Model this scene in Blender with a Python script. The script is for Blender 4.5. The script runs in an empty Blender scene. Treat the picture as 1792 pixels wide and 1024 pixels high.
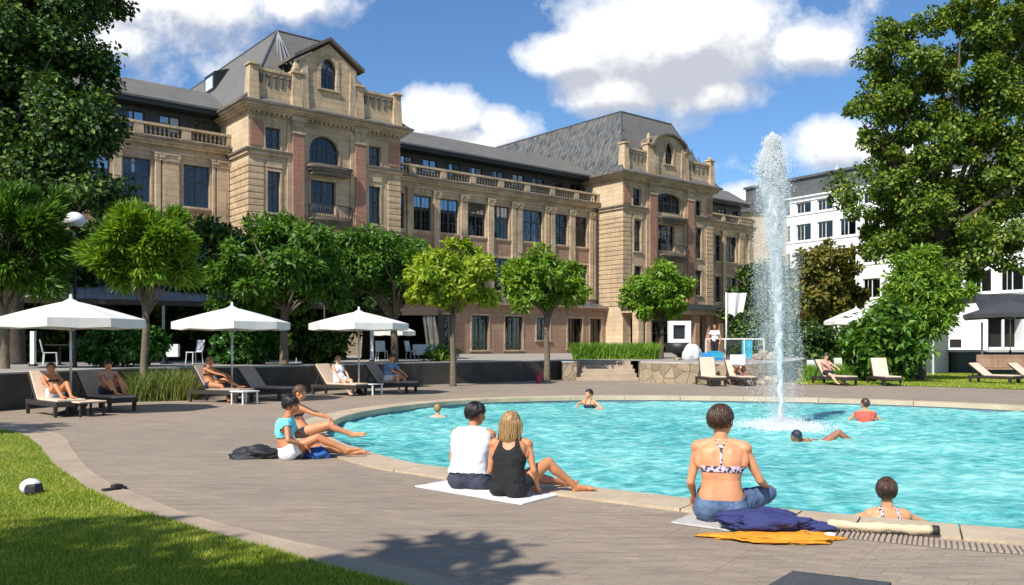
import bpy, bmesh, math, random
import numpy as np
from mathutils import Vector, Matrix, Quaternion, noise as mnoise
from mathutils.geometry import tessellate_polygon
random.seed(7); rng = np.random.default_rng(11)
scn = bpy.context.scene
COL = scn.collection
PI = math.pi
F = 1480.0; H = 1.55

# ---------------------------------------------------------------- placing helpers
def gp(px, py, z=0.0):
    Y = (H - z) * F / (py - 605.0)
    return Vector(((px - 896) / F * Y, Y, z))
def ax(px, Y): return (px - 896) / F * Y
def az(py, Y): return H + (605 - py) / F * Y

# ---------------------------------------------------------------- object helpers
def tag(o, label=None, cat=None, group=None, kind=None):
    if label: o['label'] = label
    if cat: o['category'] = cat
    if group: o['group'] = group
    if kind: o['kind'] = kind
    return o
def thing(name, loc, label, cat, group=None, rz=0.0):
    o = bpy.data.objects.new(name, None); COL.objects.link(o)
    o.location = loc; o.rotation_euler = (0, 0, rz); o.empty_display_size = 0.3
    return tag(o, label, cat, group)
def link(name, me, mat, parent=None, loc=None):
    o = bpy.data.objects.new(name, me); COL.objects.link(o)
    if mat is not None:
        me.materials.clear(); me.materials.append(mat)
    if parent is not None: o.parent = parent
    if loc is not None: o.location = loc
    return o
def copy_tree(o, parent=None):
    c = o.copy(); COL.objects.link(c)
    if parent is not None: c.parent = parent
    for ch in list(o.children): copy_tree(ch, c)
    return c

class MB:
    def __init__(s): s.v = []; s.f = []
    def add(s, vs, fs):
        n = len(s.v); s.v += [tuple(p) for p in vs]; s.f += [tuple(i + n for i in f) for f in fs]; return s
    def box(s, a, b):
        x0, y0, z0 = [min(a[i], b[i]) for i in range(3)]; x1, y1, z1 = [max(a[i], b[i]) for i in range(3)]
        return s.add([(x0,y0,z0),(x1,y0,z0),(x1,y1,z0),(x0,y1,z0),(x0,y0,z1),(x1,y0,z1),(x1,y1,z1),(x0,y1,z1)],
                     [(3,2,1,0),(4,5,6,7),(0,1,5,4),(1,2,6,5),(2,3,7,6),(3,0,4,7)])
    def hexa(s, p8):
        return s.add(p8, [(3,2,1,0),(4,5,6,7),(0,1,5,4),(1,2,6,5),(2,3,7,6),(3,0,4,7)])
    def beam(s, p, q, w, h, up=(0,0,1)):
        p = Vector(p); q = Vector(q); d = (q - p).normalized(); up = Vector(up)
        if abs(d.dot(up)) > .98: up = Vector((0,1,0))
        a = d.cross(up).normalized() * (w/2); b = a.cross(d).normalized() * (h/2)
        return s.hexa([p-a-b, p+a-b, q+a-b, q-a-b, p-a+b, p+a+b, q+a+b, q-a+b])
    def tube(s, pts, rs, n=8, cap=True):
        pts = [Vector(p) for p in pts]
        if not hasattr(rs, '__len__'): rs = [rs] * len(pts)
        base = len(s.v); ref = None
        for i, p in enumerate(pts):
            t = (pts[min(i+1, len(pts)-1)] - pts[max(i-1, 0)])
            t = t.normalized() if t.length > 1e-9 else Vector((0,0,1))
            if ref is None:
                ref = Vector((1,0,0)) if abs(t.x) < .9 else Vector((0,1,0))
            u = (ref - t * ref.dot(t)).normalized(); ref = u; w = t.cross(u)
            for k in range(n):
                a = 2*PI*k/n; s.v.append(tuple(p + (u*math.cos(a) + w*math.sin(a)) * rs[i]))
        for i in range(len(pts)-1):
            for k in range(n):
                a = base+i*n+k; b = base+i*n+(k+1)%n; s.f.append((a, b, b+n, a+n))
        if cap:
            s.f.append(tuple(base+k for k in reversed(range(n)))); s.f.append(tuple(base+(len(pts)-1)*n+k for k in range(n)))
        return s
    def lathe(s, prof, c=(0,0,0), n=16, cap=True):
        base = len(s.v)
        for r, z in prof:
            for k in range(n):
                a = 2*PI*k/n; s.v.append((c[0]+r*math.cos(a), c[1]+r*math.sin(a), c[2]+z))
        for i in range(len(prof)-1):
            for k in range(n):
                a = base+i*n+k; b = base+i*n+(k+1)%n; s.f.append((a, b, b+n, a+n))
        if cap:
            s.f.append(tuple(base+k for k in reversed(range(n)))); s.f.append(tuple(base+(len(prof)-1)*n+k for k in range(n)))
        return s
    def prism(s, poly, y0, y1):           # poly in x,z ; extruded along y (front y0)
        n = len(poly)
        vs = [(x, y0, z) for x, z in poly] + [(x, y1, z) for x, z in poly]
        fs = [tuple(range(n)), tuple(reversed(range(n, 2*n)))]
        for i in range(n):
            j = (i+1) % n; fs.append((i, i+n, j+n, j))
        return s.add(vs, fs)
    def slab(s, poly, z0, z1):            # poly in x,y
        n = len(poly)
        vs = [(x, y, z0) for x, y in poly] + [(x, y, z1) for x, y in poly]
        fs = [tuple(reversed(range(n))), tuple(range(n, 2*n))]
        for i in range(n):
            j = (i+1) % n; fs.append((i, j, j+n, i+n))
        return s.add(vs, fs)
    def ell(s, c, r, R=None, nu=16, nv=10):
        c = Vector(c); R = R or Matrix.Identity(3)
        vs = [c + R @ Vector((0,0,-r[2]))]
        for i in range(1, nv):
            ph = -PI/2 + PI*i/nv
            for k in range(nu):
                th = 2*PI*k/nu
                vs.append(c + R @ Vector((r[0]*math.cos(ph)*math.cos(th), r[1]*math.cos(ph)*math.sin(th), r[2]*math.sin(ph))))
        vs.append(c + R @ Vector((0,0,r[2])))
        fs = [(0, 1+(k+1)%nu, 1+k) for k in range(nu)]
        for i in range(nv-2):
            for k in range(nu):
                a = 1+i*nu+k; b = 1+i*nu+(k+1)%nu; fs.append((a, b, b+nu, a+nu))
        L = len(vs)-1; o = 1+(nv-2)*nu
        fs += [(L, o+k, o+(k+1)%nu) for k in range(nu)]
        return s.add(vs, fs)
    def cone(s, p0, p1, r0, r1, n=14):    # rounded cone
        p0 = Vector(p0); p1 = Vector(p1); d = p1-p0; L = d.length
        d = d.normalized() if L > 1e-6 else Vector((0,0,1))
        pts = []; rs = []
        for a in (-88, -60, -30): pts.append(p0 + d*r0*math.sin(math.radians(a))); rs.append(r0*math.cos(math.radians(a)))
        for i in range(5): t = i/4; pts.append(p0 + d*L*t); rs.append(r0+(r1-r0)*t)
        for a in (30, 60, 88): pts.append(p1 + d*r1*math.sin(math.radians(a))); rs.append(r1*math.cos(math.radians(a)))
        return s.tube(pts, rs, n)
    def mesh(s, name, smooth=False):
        me = bpy.data.meshes.new(name); me.from_pydata(s.v, [], s.f); me.update()
        if smooth: me.polygons.foreach_set('use_smooth', [True]*len(me.polygons))
        return me
    def build(s, name, mat, parent=None, smooth=False, loc=None, bevel=0):
        o = link(name, s.mesh(name, smooth), mat, parent, loc)
        if bevel:
            b = o.modifiers.new('b', 'BEVEL'); b.width = bevel; b.segments = 2; b.limit_method = 'ANGLE'
        return o

def npmesh(name, V, Fq, smooth=False):
    me = bpy.data.meshes.new(name)
    V = np.ascontiguousarray(V, dtype=np.float32); Fq = np.ascontiguousarray(Fq, dtype=np.int32)
    k = Fq.shape[1]
    me.vertices.add(len(V)); me.vertices.foreach_set('co', V.ravel())
    me.loops.add(Fq.size); me.loops.foreach_set('vertex_index', Fq.ravel())
    me.polygons.add(len(Fq)); me.polygons.foreach_set('loop_start', np.arange(0, Fq.size, k, dtype=np.int32))
    if smooth: me.polygons.foreach_set('use_smooth', np.ones(len(Fq), dtype=bool))
    me.update(calc_edges=True)
    return me

# ---------------------------------------------------------------- materials
class NT:
    def __init__(s, name):
        s.m = bpy.data.materials.new(name); s.m.use_nodes = True; s.t = s.m.node_tree; s.t.nodes.clear()
        s.out = s.n('ShaderNodeOutputMaterial')
    def n(s, typ, **kw):
        nd = s.t.nodes.new(typ)
        for k, v in kw.items():
            if k.startswith('i_'):
                key = k[2:]; key = int(key) if key.isdigit() else key.replace('_', ' ')
                nd.inputs[key].default_value = v
            else: setattr(nd, k, v)
        return nd
    def l(s, a, b): s.t.links.new(a, b)
    def coord(s, kind='Object', scale=(1,1,1), rot=(0,0,0)):
        tc = s.n('ShaderNodeTexCoord'); mp = s.n('ShaderNodeMapping')
        mp.inputs['Scale'].default_value = scale; mp.inputs['Rotation'].default_value = rot
        s.l(tc.outputs[kind], mp.inputs['Vector']); return mp.outputs[0]
    def noise(s, vec, scale, detail=4, rough=.55):
        nd = s.n('ShaderNodeTexNoise'); nd.inputs['Scale'].default_value = scale; nd.inputs['Detail'].default_value = detail
        nd.inputs['Roughness'].default_value = rough; s.l(vec, nd.inputs['Vector']); return nd.outputs['Fac']
    def ramp(s, fac, stops):
        r = s.n('ShaderNodeValToRGB'); e = r.color_ramp.elements
        while len(e) < len(stops): e.new(.5)
        for i, (p, c) in enumerate(stops):
            e[i].position = p; e[i].color = (c[0], c[1], c[2], 1) if hasattr(c, '__len__') else (c, c, c, 1)
        s.l(fac, r.inputs[0]); return r.outputs[0]
    def mix(s, fac, a, b, mode='MIX'):
        m = s.n('ShaderNodeMix', data_type='RGBA', blend_type=mode)
        for sock, x in ((m.inputs[0], fac), (m.inputs[6], a), (m.inputs[7], b)):
            if isinstance(x, bpy.types.NodeSocket): s.l(x, sock)
            elif hasattr(x, '__len__'): sock.default_value = (x[0], x[1], x[2], 1)
            else: sock.default_value = x if sock.type == 'VALUE' else (x, x, x, 1)
        return m.outputs[2]
    def math(s, op, a, b=0.0, clamp=False):
        m = s.n('ShaderNodeMath', operation=op, use_clamp=clamp)
        for sock, x in ((m.inputs[0], a), (m.inputs[1], b)):
            if isinstance(x, bpy.types.NodeSocket): s.l(x, sock)
            else: sock.default_value = x
        return m.outputs[0]
    def bump(s, h, strength, dist=.02):
        b = s.n('ShaderNodeBump'); b.inputs['Strength'].default_value = strength; b.inputs['Distance'].default_value = dist
        s.l(h, b.inputs['Height']); return b.outputs[0]
    def pbr(s, col, rough=.6, normal=None, **kw):
        p = s.n('ShaderNodeBsdfPrincipled')
        if isinstance(col, bpy.types.NodeSocket): s.l(col, p.inputs['Base Color'])
        else: p.inputs['Base Color'].default_value = (*col, 1)
        if isinstance(rough, bpy.types.NodeSocket): s.l(rough, p.inputs['Roughness'])
        else: p.inputs['Roughness'].default_value = rough
        if normal is not None: s.l(normal, p.inputs['Normal'])
        for k, v in kw.items(): p.inputs[k.replace('_', ' ')].default_value = v
        s.l(p.outputs[0], s.out.inputs[0]); return p

def mat(name, c1, c2=None, scale=6, rough=.6, bump=0, bscale=30, detail=5, **kw):
    t = NT(name); v = t.coord()
    if c2 is None: c2 = tuple(x*.82 for x in c1)
    n = t.noise(v, scale, detail)
    col = t.ramp(n, [(.3, c2), (.7, c1)])
    nm = t.bump(t.noise(v, bscale, 6, .65), bump, .02) if bump else None
    t.pbr(col, rough, nm, **kw); return t.m

def stone_mat(name, c1, c2, c3, bw=1.1, bh=.42, streak=.5):
    t = NT(name); tc = t.n('ShaderNodeTexCoord'); sp = t.n('ShaderNodeSeparateXYZ'); t.l(tc.outputs['Object'], sp.inputs[0])
    cb = t.n('ShaderNodeCombineXYZ'); t.l(t.math('ADD', sp.outputs[0], sp.outputs[1]), cb.inputs[0]); t.l(sp.outputs[2], cb.inputs[1])
    br = t.n('ShaderNodeTexBrick'); t.l(cb.outputs[0], br.inputs['Vector'])
    br.inputs['Scale'].default_value = 1; br.inputs['Brick Width'].default_value = bw; br.inputs['Row Height'].default_value = bh
    br.inputs['Mortar Size'].default_value = .012; br.inputs['Mortar Smooth'].default_value = .4; br.inputs['Bias'].default_value = 0
    br.inputs['Color1'].default_value = (*c1, 1); br.inputs['Color2'].default_value = (*c2, 1)
    br.inputs['Mortar'].default_value = (*[x*.55 for x in c2], 1)
    v = tc.outputs['Object']
    n1 = t.noise(v, .55, 6, .7)
    col = t.mix(t.ramp(n1, [(.42, 0.), (.66, .75)]), br.outputs[0], c3)
    mp = t.n('ShaderNodeMapping'); mp.inputs['Scale'].default_value = (2.2, 2.2, .22); t.l(v, mp.inputs[0])
    st = t.noise(mp.outputs[0], 1.6, 6, .7)
    col = t.mix(t.ramp(st, [(.5, 0.), (.75, streak)]), col, tuple(x*.33 for x in c2))
    col = t.mix(.35, col, t.ramp(t.noise(v, 9, 6, .7), [(.3, .35), (.7, 1.)]), 'MULTIPLY')
    h = t.math('ADD', t.math('MULTIPLY', br.outputs['Fac'], -.6), t.math('MULTIPLY', t.noise(v, 12, 6, .7), .5))
    t.pbr(col, .85, t.bump(h, .6, .03)); return t.m

def leaf_mat(name, stops, rough=.45, trans=.35):
    t = NT(name); g = t.n('ShaderNodeNewGeometry'); v = t.coord()
    n = t.noise(v, .9, 3)
    f = t.math('ADD', t.math('MULTIPLY', g.outputs['Random Per Island'], .55), t.math('MULTIPLY', n, .5))
    col = t.ramp(f, stops)
    p = t.n('ShaderNodeBsdfPrincipled'); t.l(col, p.inputs['Base Color']); p.inputs['Roughness'].default_value = rough
    p.inputs['Specular IOR Level'].default_value = .35
    tr = t.n('ShaderNodeBsdfTranslucent'); t.l(t.mix(1., col, (1.5, 1.35, .5), 'MULTIPLY'), tr.inputs[0])
    mx = t.n('ShaderNodeMixShader'); mx.inputs[0].default_value = trans
    t.l(p.outputs[0], mx.inputs[1]); t.l(tr.outputs[0], mx.inputs[2]); t.l(mx.outputs[0], t.out.inputs[0]); return t.m

M = {}
M['stone'] = stone_mat('buff_sandstone', (.68,.51,.32), (.57,.415,.25), (.36,.25,.16))
M['stone_side'] = stone_mat('sunlit_side_sandstone', (.74,.59,.385), (.66,.50,.315), (.52,.375,.235), 1.6, .42, .3)  # paler than the front: sun on the tower sides put into colour
M['pink'] = stone_mat('red_sandstone', (.47,.235,.155), (.40,.20,.13), (.30,.17,.11), .8, .34)
M['brownstone'] = stone_mat('brown_sandstone', (.44,.28,.18), (.38,.235,.15), (.30,.18,.12), 1.2, .5)
M['trim'] = stone_mat('trim_stone', (.66,.51,.335), (.54,.40,.255), (.25,.19,.13), 2.2, .8, .7)
M['darktrim'] = mat('weathered_cornice', (.20,.165,.125), (.075,.065,.055), 1.3, .85, .5, 14)
M['slate'] = None
def slate():
    t = NT('slate_roof'); v = t.coord(scale=(1,1,1))
    tc = t.n('ShaderNodeTexCoord'); sp = t.n('ShaderNodeSeparateXYZ'); t.l(tc.outputs['Object'], sp.inputs[0])
    cb = t.n('ShaderNodeCombineXYZ'); t.l(t.math('ADD', sp.outputs[0], sp.outputs[1]), cb.inputs[0]); t.l(sp.outputs[2], cb.inputs[1])
    br = t.n('ShaderNodeTexBrick'); t.l(cb.outputs[0], br.inputs['Vector']); br.inputs['Scale'].default_value = 1
    br.inputs['Brick Width'].default_value = .34; br.inputs['Row Height'].default_value = .2; br.inputs['Mortar Size'].default_value = .01
    br.inputs['Color1'].default_value = (.165,.155,.14,1); br.inputs['Color2'].default_value = (.125,.12,.11,1); br.inputs['Mortar'].default_value = (.05,.05,.05,1)
    col = t.mix(t.ramp(t.noise(v, .5, 6, .7), [(.35, 0.), (.7, .6)]), br.outputs[0], (.19,.17,.14))
    t.pbr(col, .62, t.bump(br.outputs['Fac'], -.5, .02)); return t.m
M['slate'] = slate()
def zinc():
    t = NT('ribbed_metal_roof'); v = t.coord(); mp = t.n('ShaderNodeMapping'); mp.inputs['Scale'].default_value = (1,1,.06); t.l(v, mp.inputs[0])
    n = t.noise(mp.outputs[0], 3.2, 4, .6)
    col = t.ramp(n, [(.35, (.055,.056,.056)), (.62, (.19,.19,.18))])
    col = t.mix(t.ramp(t.noise(v, .6, 5), [(.4, 0.), (.7, .5)]), col, (.19,.165,.13))
    t.pbr(col, .5, t.bump(n, .5, .08), Metallic=.25); return t.m
M['zinc'] = zinc()
M['attic'] = mat('dark_attic_zinc', (.055,.06,.068), (.03,.033,.038), 2, .45, .1)
M['eave'] = mat('dark_eave_metal', (.022,.024,.028), (.012,.013,.016), 3, .4)
M['eave_top'] = mat('grey_gutter', (.11,.115,.12), (.07,.072,.078), 3, .4)
M['frame'] = mat('blue_grey_window_frame', (.055,.07,.09), (.035,.045,.06), 4, .5)
M['darkframe'] = mat('dark_window_frame', (.04,.036,.034), (.025,.022,.02), 4, .5)
M['whiteframe'] = mat('white_window_frame', (.7,.7,.68), None, 4, .5)
M['curtain'] = mat('net_curtain', (.62,.66,.70), (.40,.45,.50), 5, .8)
def glass():
    t = NT('window_glass'); lw = t.n('ShaderNodeFresnel'); lw.inputs[0].default_value = 1.5
    tr = t.n('ShaderNodeBsdfTransparent'); tr.inputs[0].default_value = (.55,.60,.64,1)
    gl = t.n('ShaderNodeBsdfGlossy'); gl.inputs['Roughness'].default_value = .03; gl.inputs[0].default_value = (.80,.78,.74,1)
    v = t.coord(); t.l(t.bump(t.noise(v, .8, 3), .25, .05), gl.inputs['Normal'])
    mx = t.n('ShaderNodeMixShader'); t.l(t.math('ADD', lw.outputs[0], .03, True), mx.inputs[0]); t.l(tr.outputs[0], mx.inputs[1]); t.l(gl.outputs[0], mx.inputs[2])
    t.l(mx.outputs[0], t.out.inputs[0]); return t.m
M['glass'] = glass()
M['iron'] = mat('black_iron', (.02,.02,.022), None, 8, .5)
M['white'] = mat('white_render', (.87,.87,.86), (.80,.80,.79), .8, .8, .1)
M['greyroof'] = mat('grey_roof_cladding', (.11,.115,.115), (.075,.08,.08), 1, .6)
M['bark'] = mat('bark', (.115,.09,.065), (.06,.047,.035), 5, .9, .8, 24)
M['bark_pale'] = mat('pale_bark', (.20,.16,.11), (.11,.085,.06), 6, .9, .8, 24)
M['canvas_opaque'] = mat('white_canvas', (.83,.82,.78), (.78,.77,.73), 3, .85, .12, 20)
def canvas_mat():
    t = NT('sunlit_canvas'); v = t.coord(); n = t.noise(v, 3, 5)
    p = t.pbr(t.ramp(n, [(.3, (.80,.785,.74)), (.7, (.86,.85,.82))]), .85, t.bump(t.noise(v, 2.2, 6, .6), .35, .05))
    tr = t.n('ShaderNodeBsdfTranslucent'); tr.inputs[0].default_value = (.85,.78,.62,1); mx = t.n('ShaderNodeMixShader'); mx.inputs[0].default_value = .22
    t.l(p.outputs[0], mx.inputs[1]); t.l(tr.outputs[0], mx.inputs[2]); t.l(mx.outputs[0], t.out.inputs[0]); return t.m
M['canvas'] = canvas_mat()
M['canvas_dark'] = mat('charcoal_canvas', (.05,.052,.06), None, 3, .85, .1, 20)
M['pole'] = mat('silver_pole', (.55,.56,.56), None, 3, .35, Metallic=.6)
M['rattan'] = mat('dark_rattan', (.045,.034,.027), (.022,.017,.014), 60, .6, .6, 120)
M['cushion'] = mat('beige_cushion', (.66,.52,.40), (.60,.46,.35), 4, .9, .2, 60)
M['cushion_shade'] = mat('shaded_beige_cushion', (.40,.33,.27), (.34,.28,.23), 4, .9, .2, 60)  # beige cushion in a darker colour, parasol shade put into it
M['plastic_white'] = mat('white_plastic', (.80,.80,.78), None, 5, .35)
M['wood_dark'] = mat('dark_wood', (.05,.035,.025), None, 8, .6)
M['towel_white'] = mat('white_towel', (.82,.82,.84), (.74,.74,.78), 8, .95, .6, 80)
M['towel_grey'] = mat('pale_grey_mat', (.50,.47,.44), (.42,.39,.37), 10, .95, .4, 80)
M['navy'] = mat('navy_cloth', (.035,.045,.17), (.022,.028,.11), 5, .85, .5, 20)
M['orange'] = mat('orange_cloth', (.80,.33,.02), (.62,.22,.01), 5, .8, .5, 20)
M['cream'] = mat('cream_towel', (.68,.56,.38), (.58,.46,.30), 8, .95, .6, 60)
M['black_cloth'] = mat('black_cloth', (.012,.012,.014), (.03,.03,.034), 6, .6, .6, 18)
M['grey_mat'] = mat('slate_grey_mat', (.075,.08,.085), (.045,.05,.055), 40, .95, .5, 120)
M['blue_cloth'] = mat('blue_towel', (.03,.13,.42), (.02,.08,.28), 4, .9, .6, 40)
M['cyan_glass'] = mat('turquoise_panel', (.05,.42,.55), (.03,.30,.42), 3, .3)
M['coolblue'] = mat('blue_plastic', (.04,.30,.72), None, 3, .4)
M['sack'] = mat('pale_sackcloth', (.60,.62,.62), (.45,.46,.46), 5, .9, .6, 10)
M['concrete'] = mat('pale_concrete', (.48,.46,.42), (.36,.34,.31), 1.2, .85, .3)
M['red'] = mat('red_plastic', (.55,.02,.06), None, 3, .5)
M['lamp'] = mat('opal_lamp_globe', (.85,.86,.86), (.82,.83,.83), 3, .25)

def wallstone(name, c1, c2, sc=1.4):
    t = NT(name); v = t.coord(); vo = t.n('ShaderNodeTexVoronoi', feature='DISTANCE_TO_EDGE'); vo.inputs['Scale'].default_value = sc
    t.l(v, vo.inputs['Vector']); vc = t.n('ShaderNodeTexVoronoi'); vc.inputs['Scale'].default_value = sc; t.l(v, vc.inputs['Vector'])
    sep = t.n('ShaderNodeSeparateColor'); t.l(vc.outputs['Color'], sep.inputs[0])
    col = t.mix(sep.outputs[0], c1, c2)
    col = t.mix(t.ramp(vo.outputs['Distance'], [(.0, 1.), (.035, 0.)]), col, tuple(x*.35 for x in c2))
    col = t.mix(.5, col, t.ramp(t.noise(v, 7, 6, .7), [(.3, .45), (.7, 1.1)]), 'MULTIPLY')
    t.pbr(col, .9, t.bump(t.math('ADD', t.ramp(vo.outputs['Distance'], [(0, 0.), (.05, 1.)]), t.noise(v, 9, 6, .7)), .5, .04)); return t.m
M['rubble'] = wallstone('rubble_stone', (.42,.33,.22), (.27,.205,.135), 2.5)
M['darkwall'] = mat('dark_basalt_render', (.085,.075,.06), (.045,.04,.033), 1.6, .85, .5, 9)
# ================================================================ world, sun, camera
SUN_EL = math.radians(46); LX, LY = .56, .83       # horizontal travel direction of the light
def make_world():
    w = bpy.data.worlds.new('World'); scn.world = w; w.use_nodes = True; nt = w.node_tree; nt.nodes.clear()
    t = NT.__new__(NT); t.t = nt; t.m = None
    out = t.n('ShaderNodeOutputWorld')
    sky = t.n('ShaderNodeTexSky', sky_type='NISHITA'); sky.sun_disc = False
    sky.sun_elevation = SUN_EL; sky.sun_rotation = math.atan2(-LX, -LY); sky.air_density = 1.0; sky.dust_density = .3; sky.ozone_density = 2.5
    tc = t.n('ShaderNodeTexCoord'); sp = t.n('ShaderNodeSeparateXYZ'); t.l(tc.outputs['Generated'], sp.inputs[0])
    ya = t.math('MAXIMUM', t.math('ABSOLUTE', sp.outputs[1]), .08)
    u = t.math('DIVIDE', sp.outputs[0], ya); v = t.math('DIVIDE', sp.outputs[2], ya)
    cb = t.n('ShaderNodeCombineXYZ'); t.l(u, cb.inputs[0]); t.l(v, cb.inputs[1]); t.l(t.math('MULTIPLY', t.math('SIGN', sp.outputs[1]), .7), cb.inputs[2])
    def dens(off):
        mp = t.n('ShaderNodeMapping'); mp.inputs['Location'].default_value = off; t.l(cb.outputs[0], mp.inputs[0])
        n1 = t.noise(mp.outputs[0], 5.5, 9, .6); n2 = t.noise(mp.outputs[0], 22, 6, .62)
        s2 = t.n('ShaderNodeSeparateXYZ'); t.l(mp.outputs[0], s2.inputs[0]); U, V = s2.outputs[0], s2.outputs[1]
        best = None
        for (px, py, rx, ry, k) in BL:
            u0 = (px-896)/F; v0 = (605-py)/F
            a = t.math('POWER', t.math('DIVIDE', t.math('SUBTRACT', U, u0), rx/F), 2.0)
            b = t.math('POWER', t.math('DIVIDE', t.math('SUBTRACT', V, v0), ry/F), 2.0)
            d = t.math('MULTIPLY', t.math('SUBTRACT', 1.0, t.math('SQRT', t.math('ADD', a, b))), k)
            best = d if best is None else t.math('MAXIMUM', best, d)
        front = t.math('GREATER_THAN', sp.outputs[1], .08)
        # elsewhere in the sky (beside and behind): loose scattered clouds
        other = t.math('SUBTRACT', t.math('MULTIPLY', n1, 2.2), 1.18)
        best = t.mix(front, other, best)
        e = t.math('ADD', best, t.math('MULTIPLY', t.math('SUBTRACT', n1, .5), 1.35))
        e = t.math('ADD', e, t.math('MULTIPLY', t.math('SUBTRACT', n2, .5), .5))
        return e
    BL = [(1195,72,270,125,1.3), (995,95,105,55,1.0), (1410,80,150,62,.9), (1080,155,130,48,.9), (1250,160,140,50,.9), (1505,60,50,70,.3),
          (330,10,290,100,.85), (215,65,150,55,.7), (500,10,170,62,.7), (420,100,170,34,.2),
          (765,205,95,62,1.2), (885,225,70,45,1.0), (830,250,140,35,1.),
          (1455,250,120,58,.95), (1560,270,90,60,.8), (1290,355,75,42,.8), (1235,200,40,22,.15), (1275,285,70,18,.1), (1000,15,80,18,.1)]
    e = dens((0,0,0)); e2 = dens((-.012,.03,0))
    alpha = t.ramp(e, [(.0, 0.), (.2, .45), (.5, 1.)])
    up = t.math('GREATER_THAN', sp.outputs[2], -.02)
    alpha = t.math('MULTIPLY', alpha, up)
    lit = t.math('ADD', t.math('MULTIPLY', t.math('SUBTRACT', e, e2), 1.6), .62, True)   # crisp bright top edges, grey bellies
    thick = t.math('MULTIPLY', t.ramp(e, [(.4, 0.), (1.1, 1.)]), .30)
    lit = t.math('SUBTRACT', lit, thick, True)
    cc = t.ramp(lit, [(.1, (.50,.53,.60)), (.45, (.70,.72,.76)), (.8, (.98,.98,.98))])
    sc = t.mix(1., sky.outputs[0], (.70,.95,1.17), 'MULTIPLY')
    b1 = t.n('ShaderNodeBackground'); t.l(sc, b1.inputs[0]); b1.inputs[1].default_value = .103
    b2 = t.n('ShaderNodeBackground'); t.l(cc, b2.inputs[0]); b2.inputs[1].default_value = .95
    mx = t.n('ShaderNodeMixShader'); t.l(alpha, mx.inputs[0]); t.l(b1.outputs[0], mx.inputs[1]); t.l(b2.outputs[0], mx.inputs[2])
    t.l(mx.outputs[0], out.inputs[0])
make_world()
sl = bpy.data.lights.new('sun', 'SUN'); sl.energy = 5.0; sl.angle = math.radians(.6); sl.color = (1., .945, .86)
so = bpy.data.objects.new('sun', sl); COL.objects.link(so)
_n = math.hypot(LX, LY); L = Vector((LX/_n*math.cos(SUN_EL), LY/_n*math.cos(SUN_EL), -math.sin(SUN_EL)))
so.rotation_euler = L.to_track_quat('-Z', 'Y').to_euler(); so.location = (-30, -40, 60)
cam = bpy.data.cameras.new('camera'); co = bpy.data.objects.new('camera', cam); COL.objects.link(co)
co.location = (0, 0, H); co.rotation_euler = (PI/2, 0, 0); cam.lens = 36*F/1792; cam.sensor_width = 36
cam.shift_y = (605-512)/1792; cam.clip_end = 3000; scn.camera = co
scn.view_settings.view_transform = 'Standard'; scn.view_settings.look = 'None'; scn.view_settings.exposure = .32; scn.view_settings.gamma = 1
scn.cycles.volume_bounces = 5; scn.cycles.max_bounces = 6; scn.cycles.diffuse_bounces = 3; scn.cycles.transparent_max_bounces = 12
scn.cycles.use_denoising = True; scn.cycles.sample_clamp_indirect = 4

# ================================================================ pool outline
PO = [(-1.5,11.25),(-.86,10.62),(.68,9.25),(2.47,7.95),(3.08,7.6),(4.23,7.02),(6.0,6.55),(8.6,6.9),(11.2,8.4),(13.3,11.1),(14.4,14.5),(14.3,18),
      (12.97,21.2),(9.85,23.9),(6.8,25.0),(4.2,25.5),(1.79,25.35),(-1.0,24.2),(-2.7,21.9),(-3.5,19.6),(-3.68,17.7),(-3.45,15.5),(-2.75,13.4)]
def catmull(P, n=9):
    out = []
    for i in range(len(P)):
        p0, p1, p2, p3 = [Vector(P[(i+k) % len(P)]) for k in (-1, 0, 1, 2)]
        for j in range(n):
            t = j/n
            out.append(.5*((2*p1)+(p2-p0)*t+(2*p0-5*p1+4*p2-p3)*t*t+(3*p1-p0-3*p2+p3)*t**3))
    return out
def smooth_loop(P, it=12):
    for _ in range(it): P = [(P[i-1]+P[i]*2+P[(i+1) % len(P)])/4 for i in range(len(P))]
    return P
POOL = smooth_loop(catmull(PO), 16)
def offset_loop(P, d):
    out = []
    for i in range(len(P)):
        tt = (P[(i+1) % len(P)] - P[i-1]).normalized(); out.append(P[i] + Vector((-tt.y, tt.x))*d)
    return out
_area = sum(POOL[i-1].x*POOL[i].y - POOL[i].x*POOL[i-1].y for i in range(len(POOL)))
SG = -1 if _area > 0 else 1                      # outward offset sign
def off(d): return offset_loop(POOL, d*SG)

def sheet(name, outer, holes, z, m, kind='structure'):
    loops = [[Vector((p[0], p[1], 0)) for p in outer]] + [[Vector((p[0], p[1], 0)) for p in h] for h in holes]
    tris = tessellate_polygon(loops); vs = [(p.x, p.y, z) for l in loops for p in l]
    me = bpy.data.meshes.new(name); me.from_pydata(vs, [], tris); me.update()
    bm = bmesh.new(); bm.from_mesh(me); bmesh.ops.recalc_face_normals(bm, faces=bm.faces)
    if sum(f.normal.z for f in bm.faces) < 0: bmesh.ops.reverse_faces(bm, faces=bm.faces)
    bm.to_mesh(me); bm.free()
    o = link(name, me, m); return tag(o, kind=kind)

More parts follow.
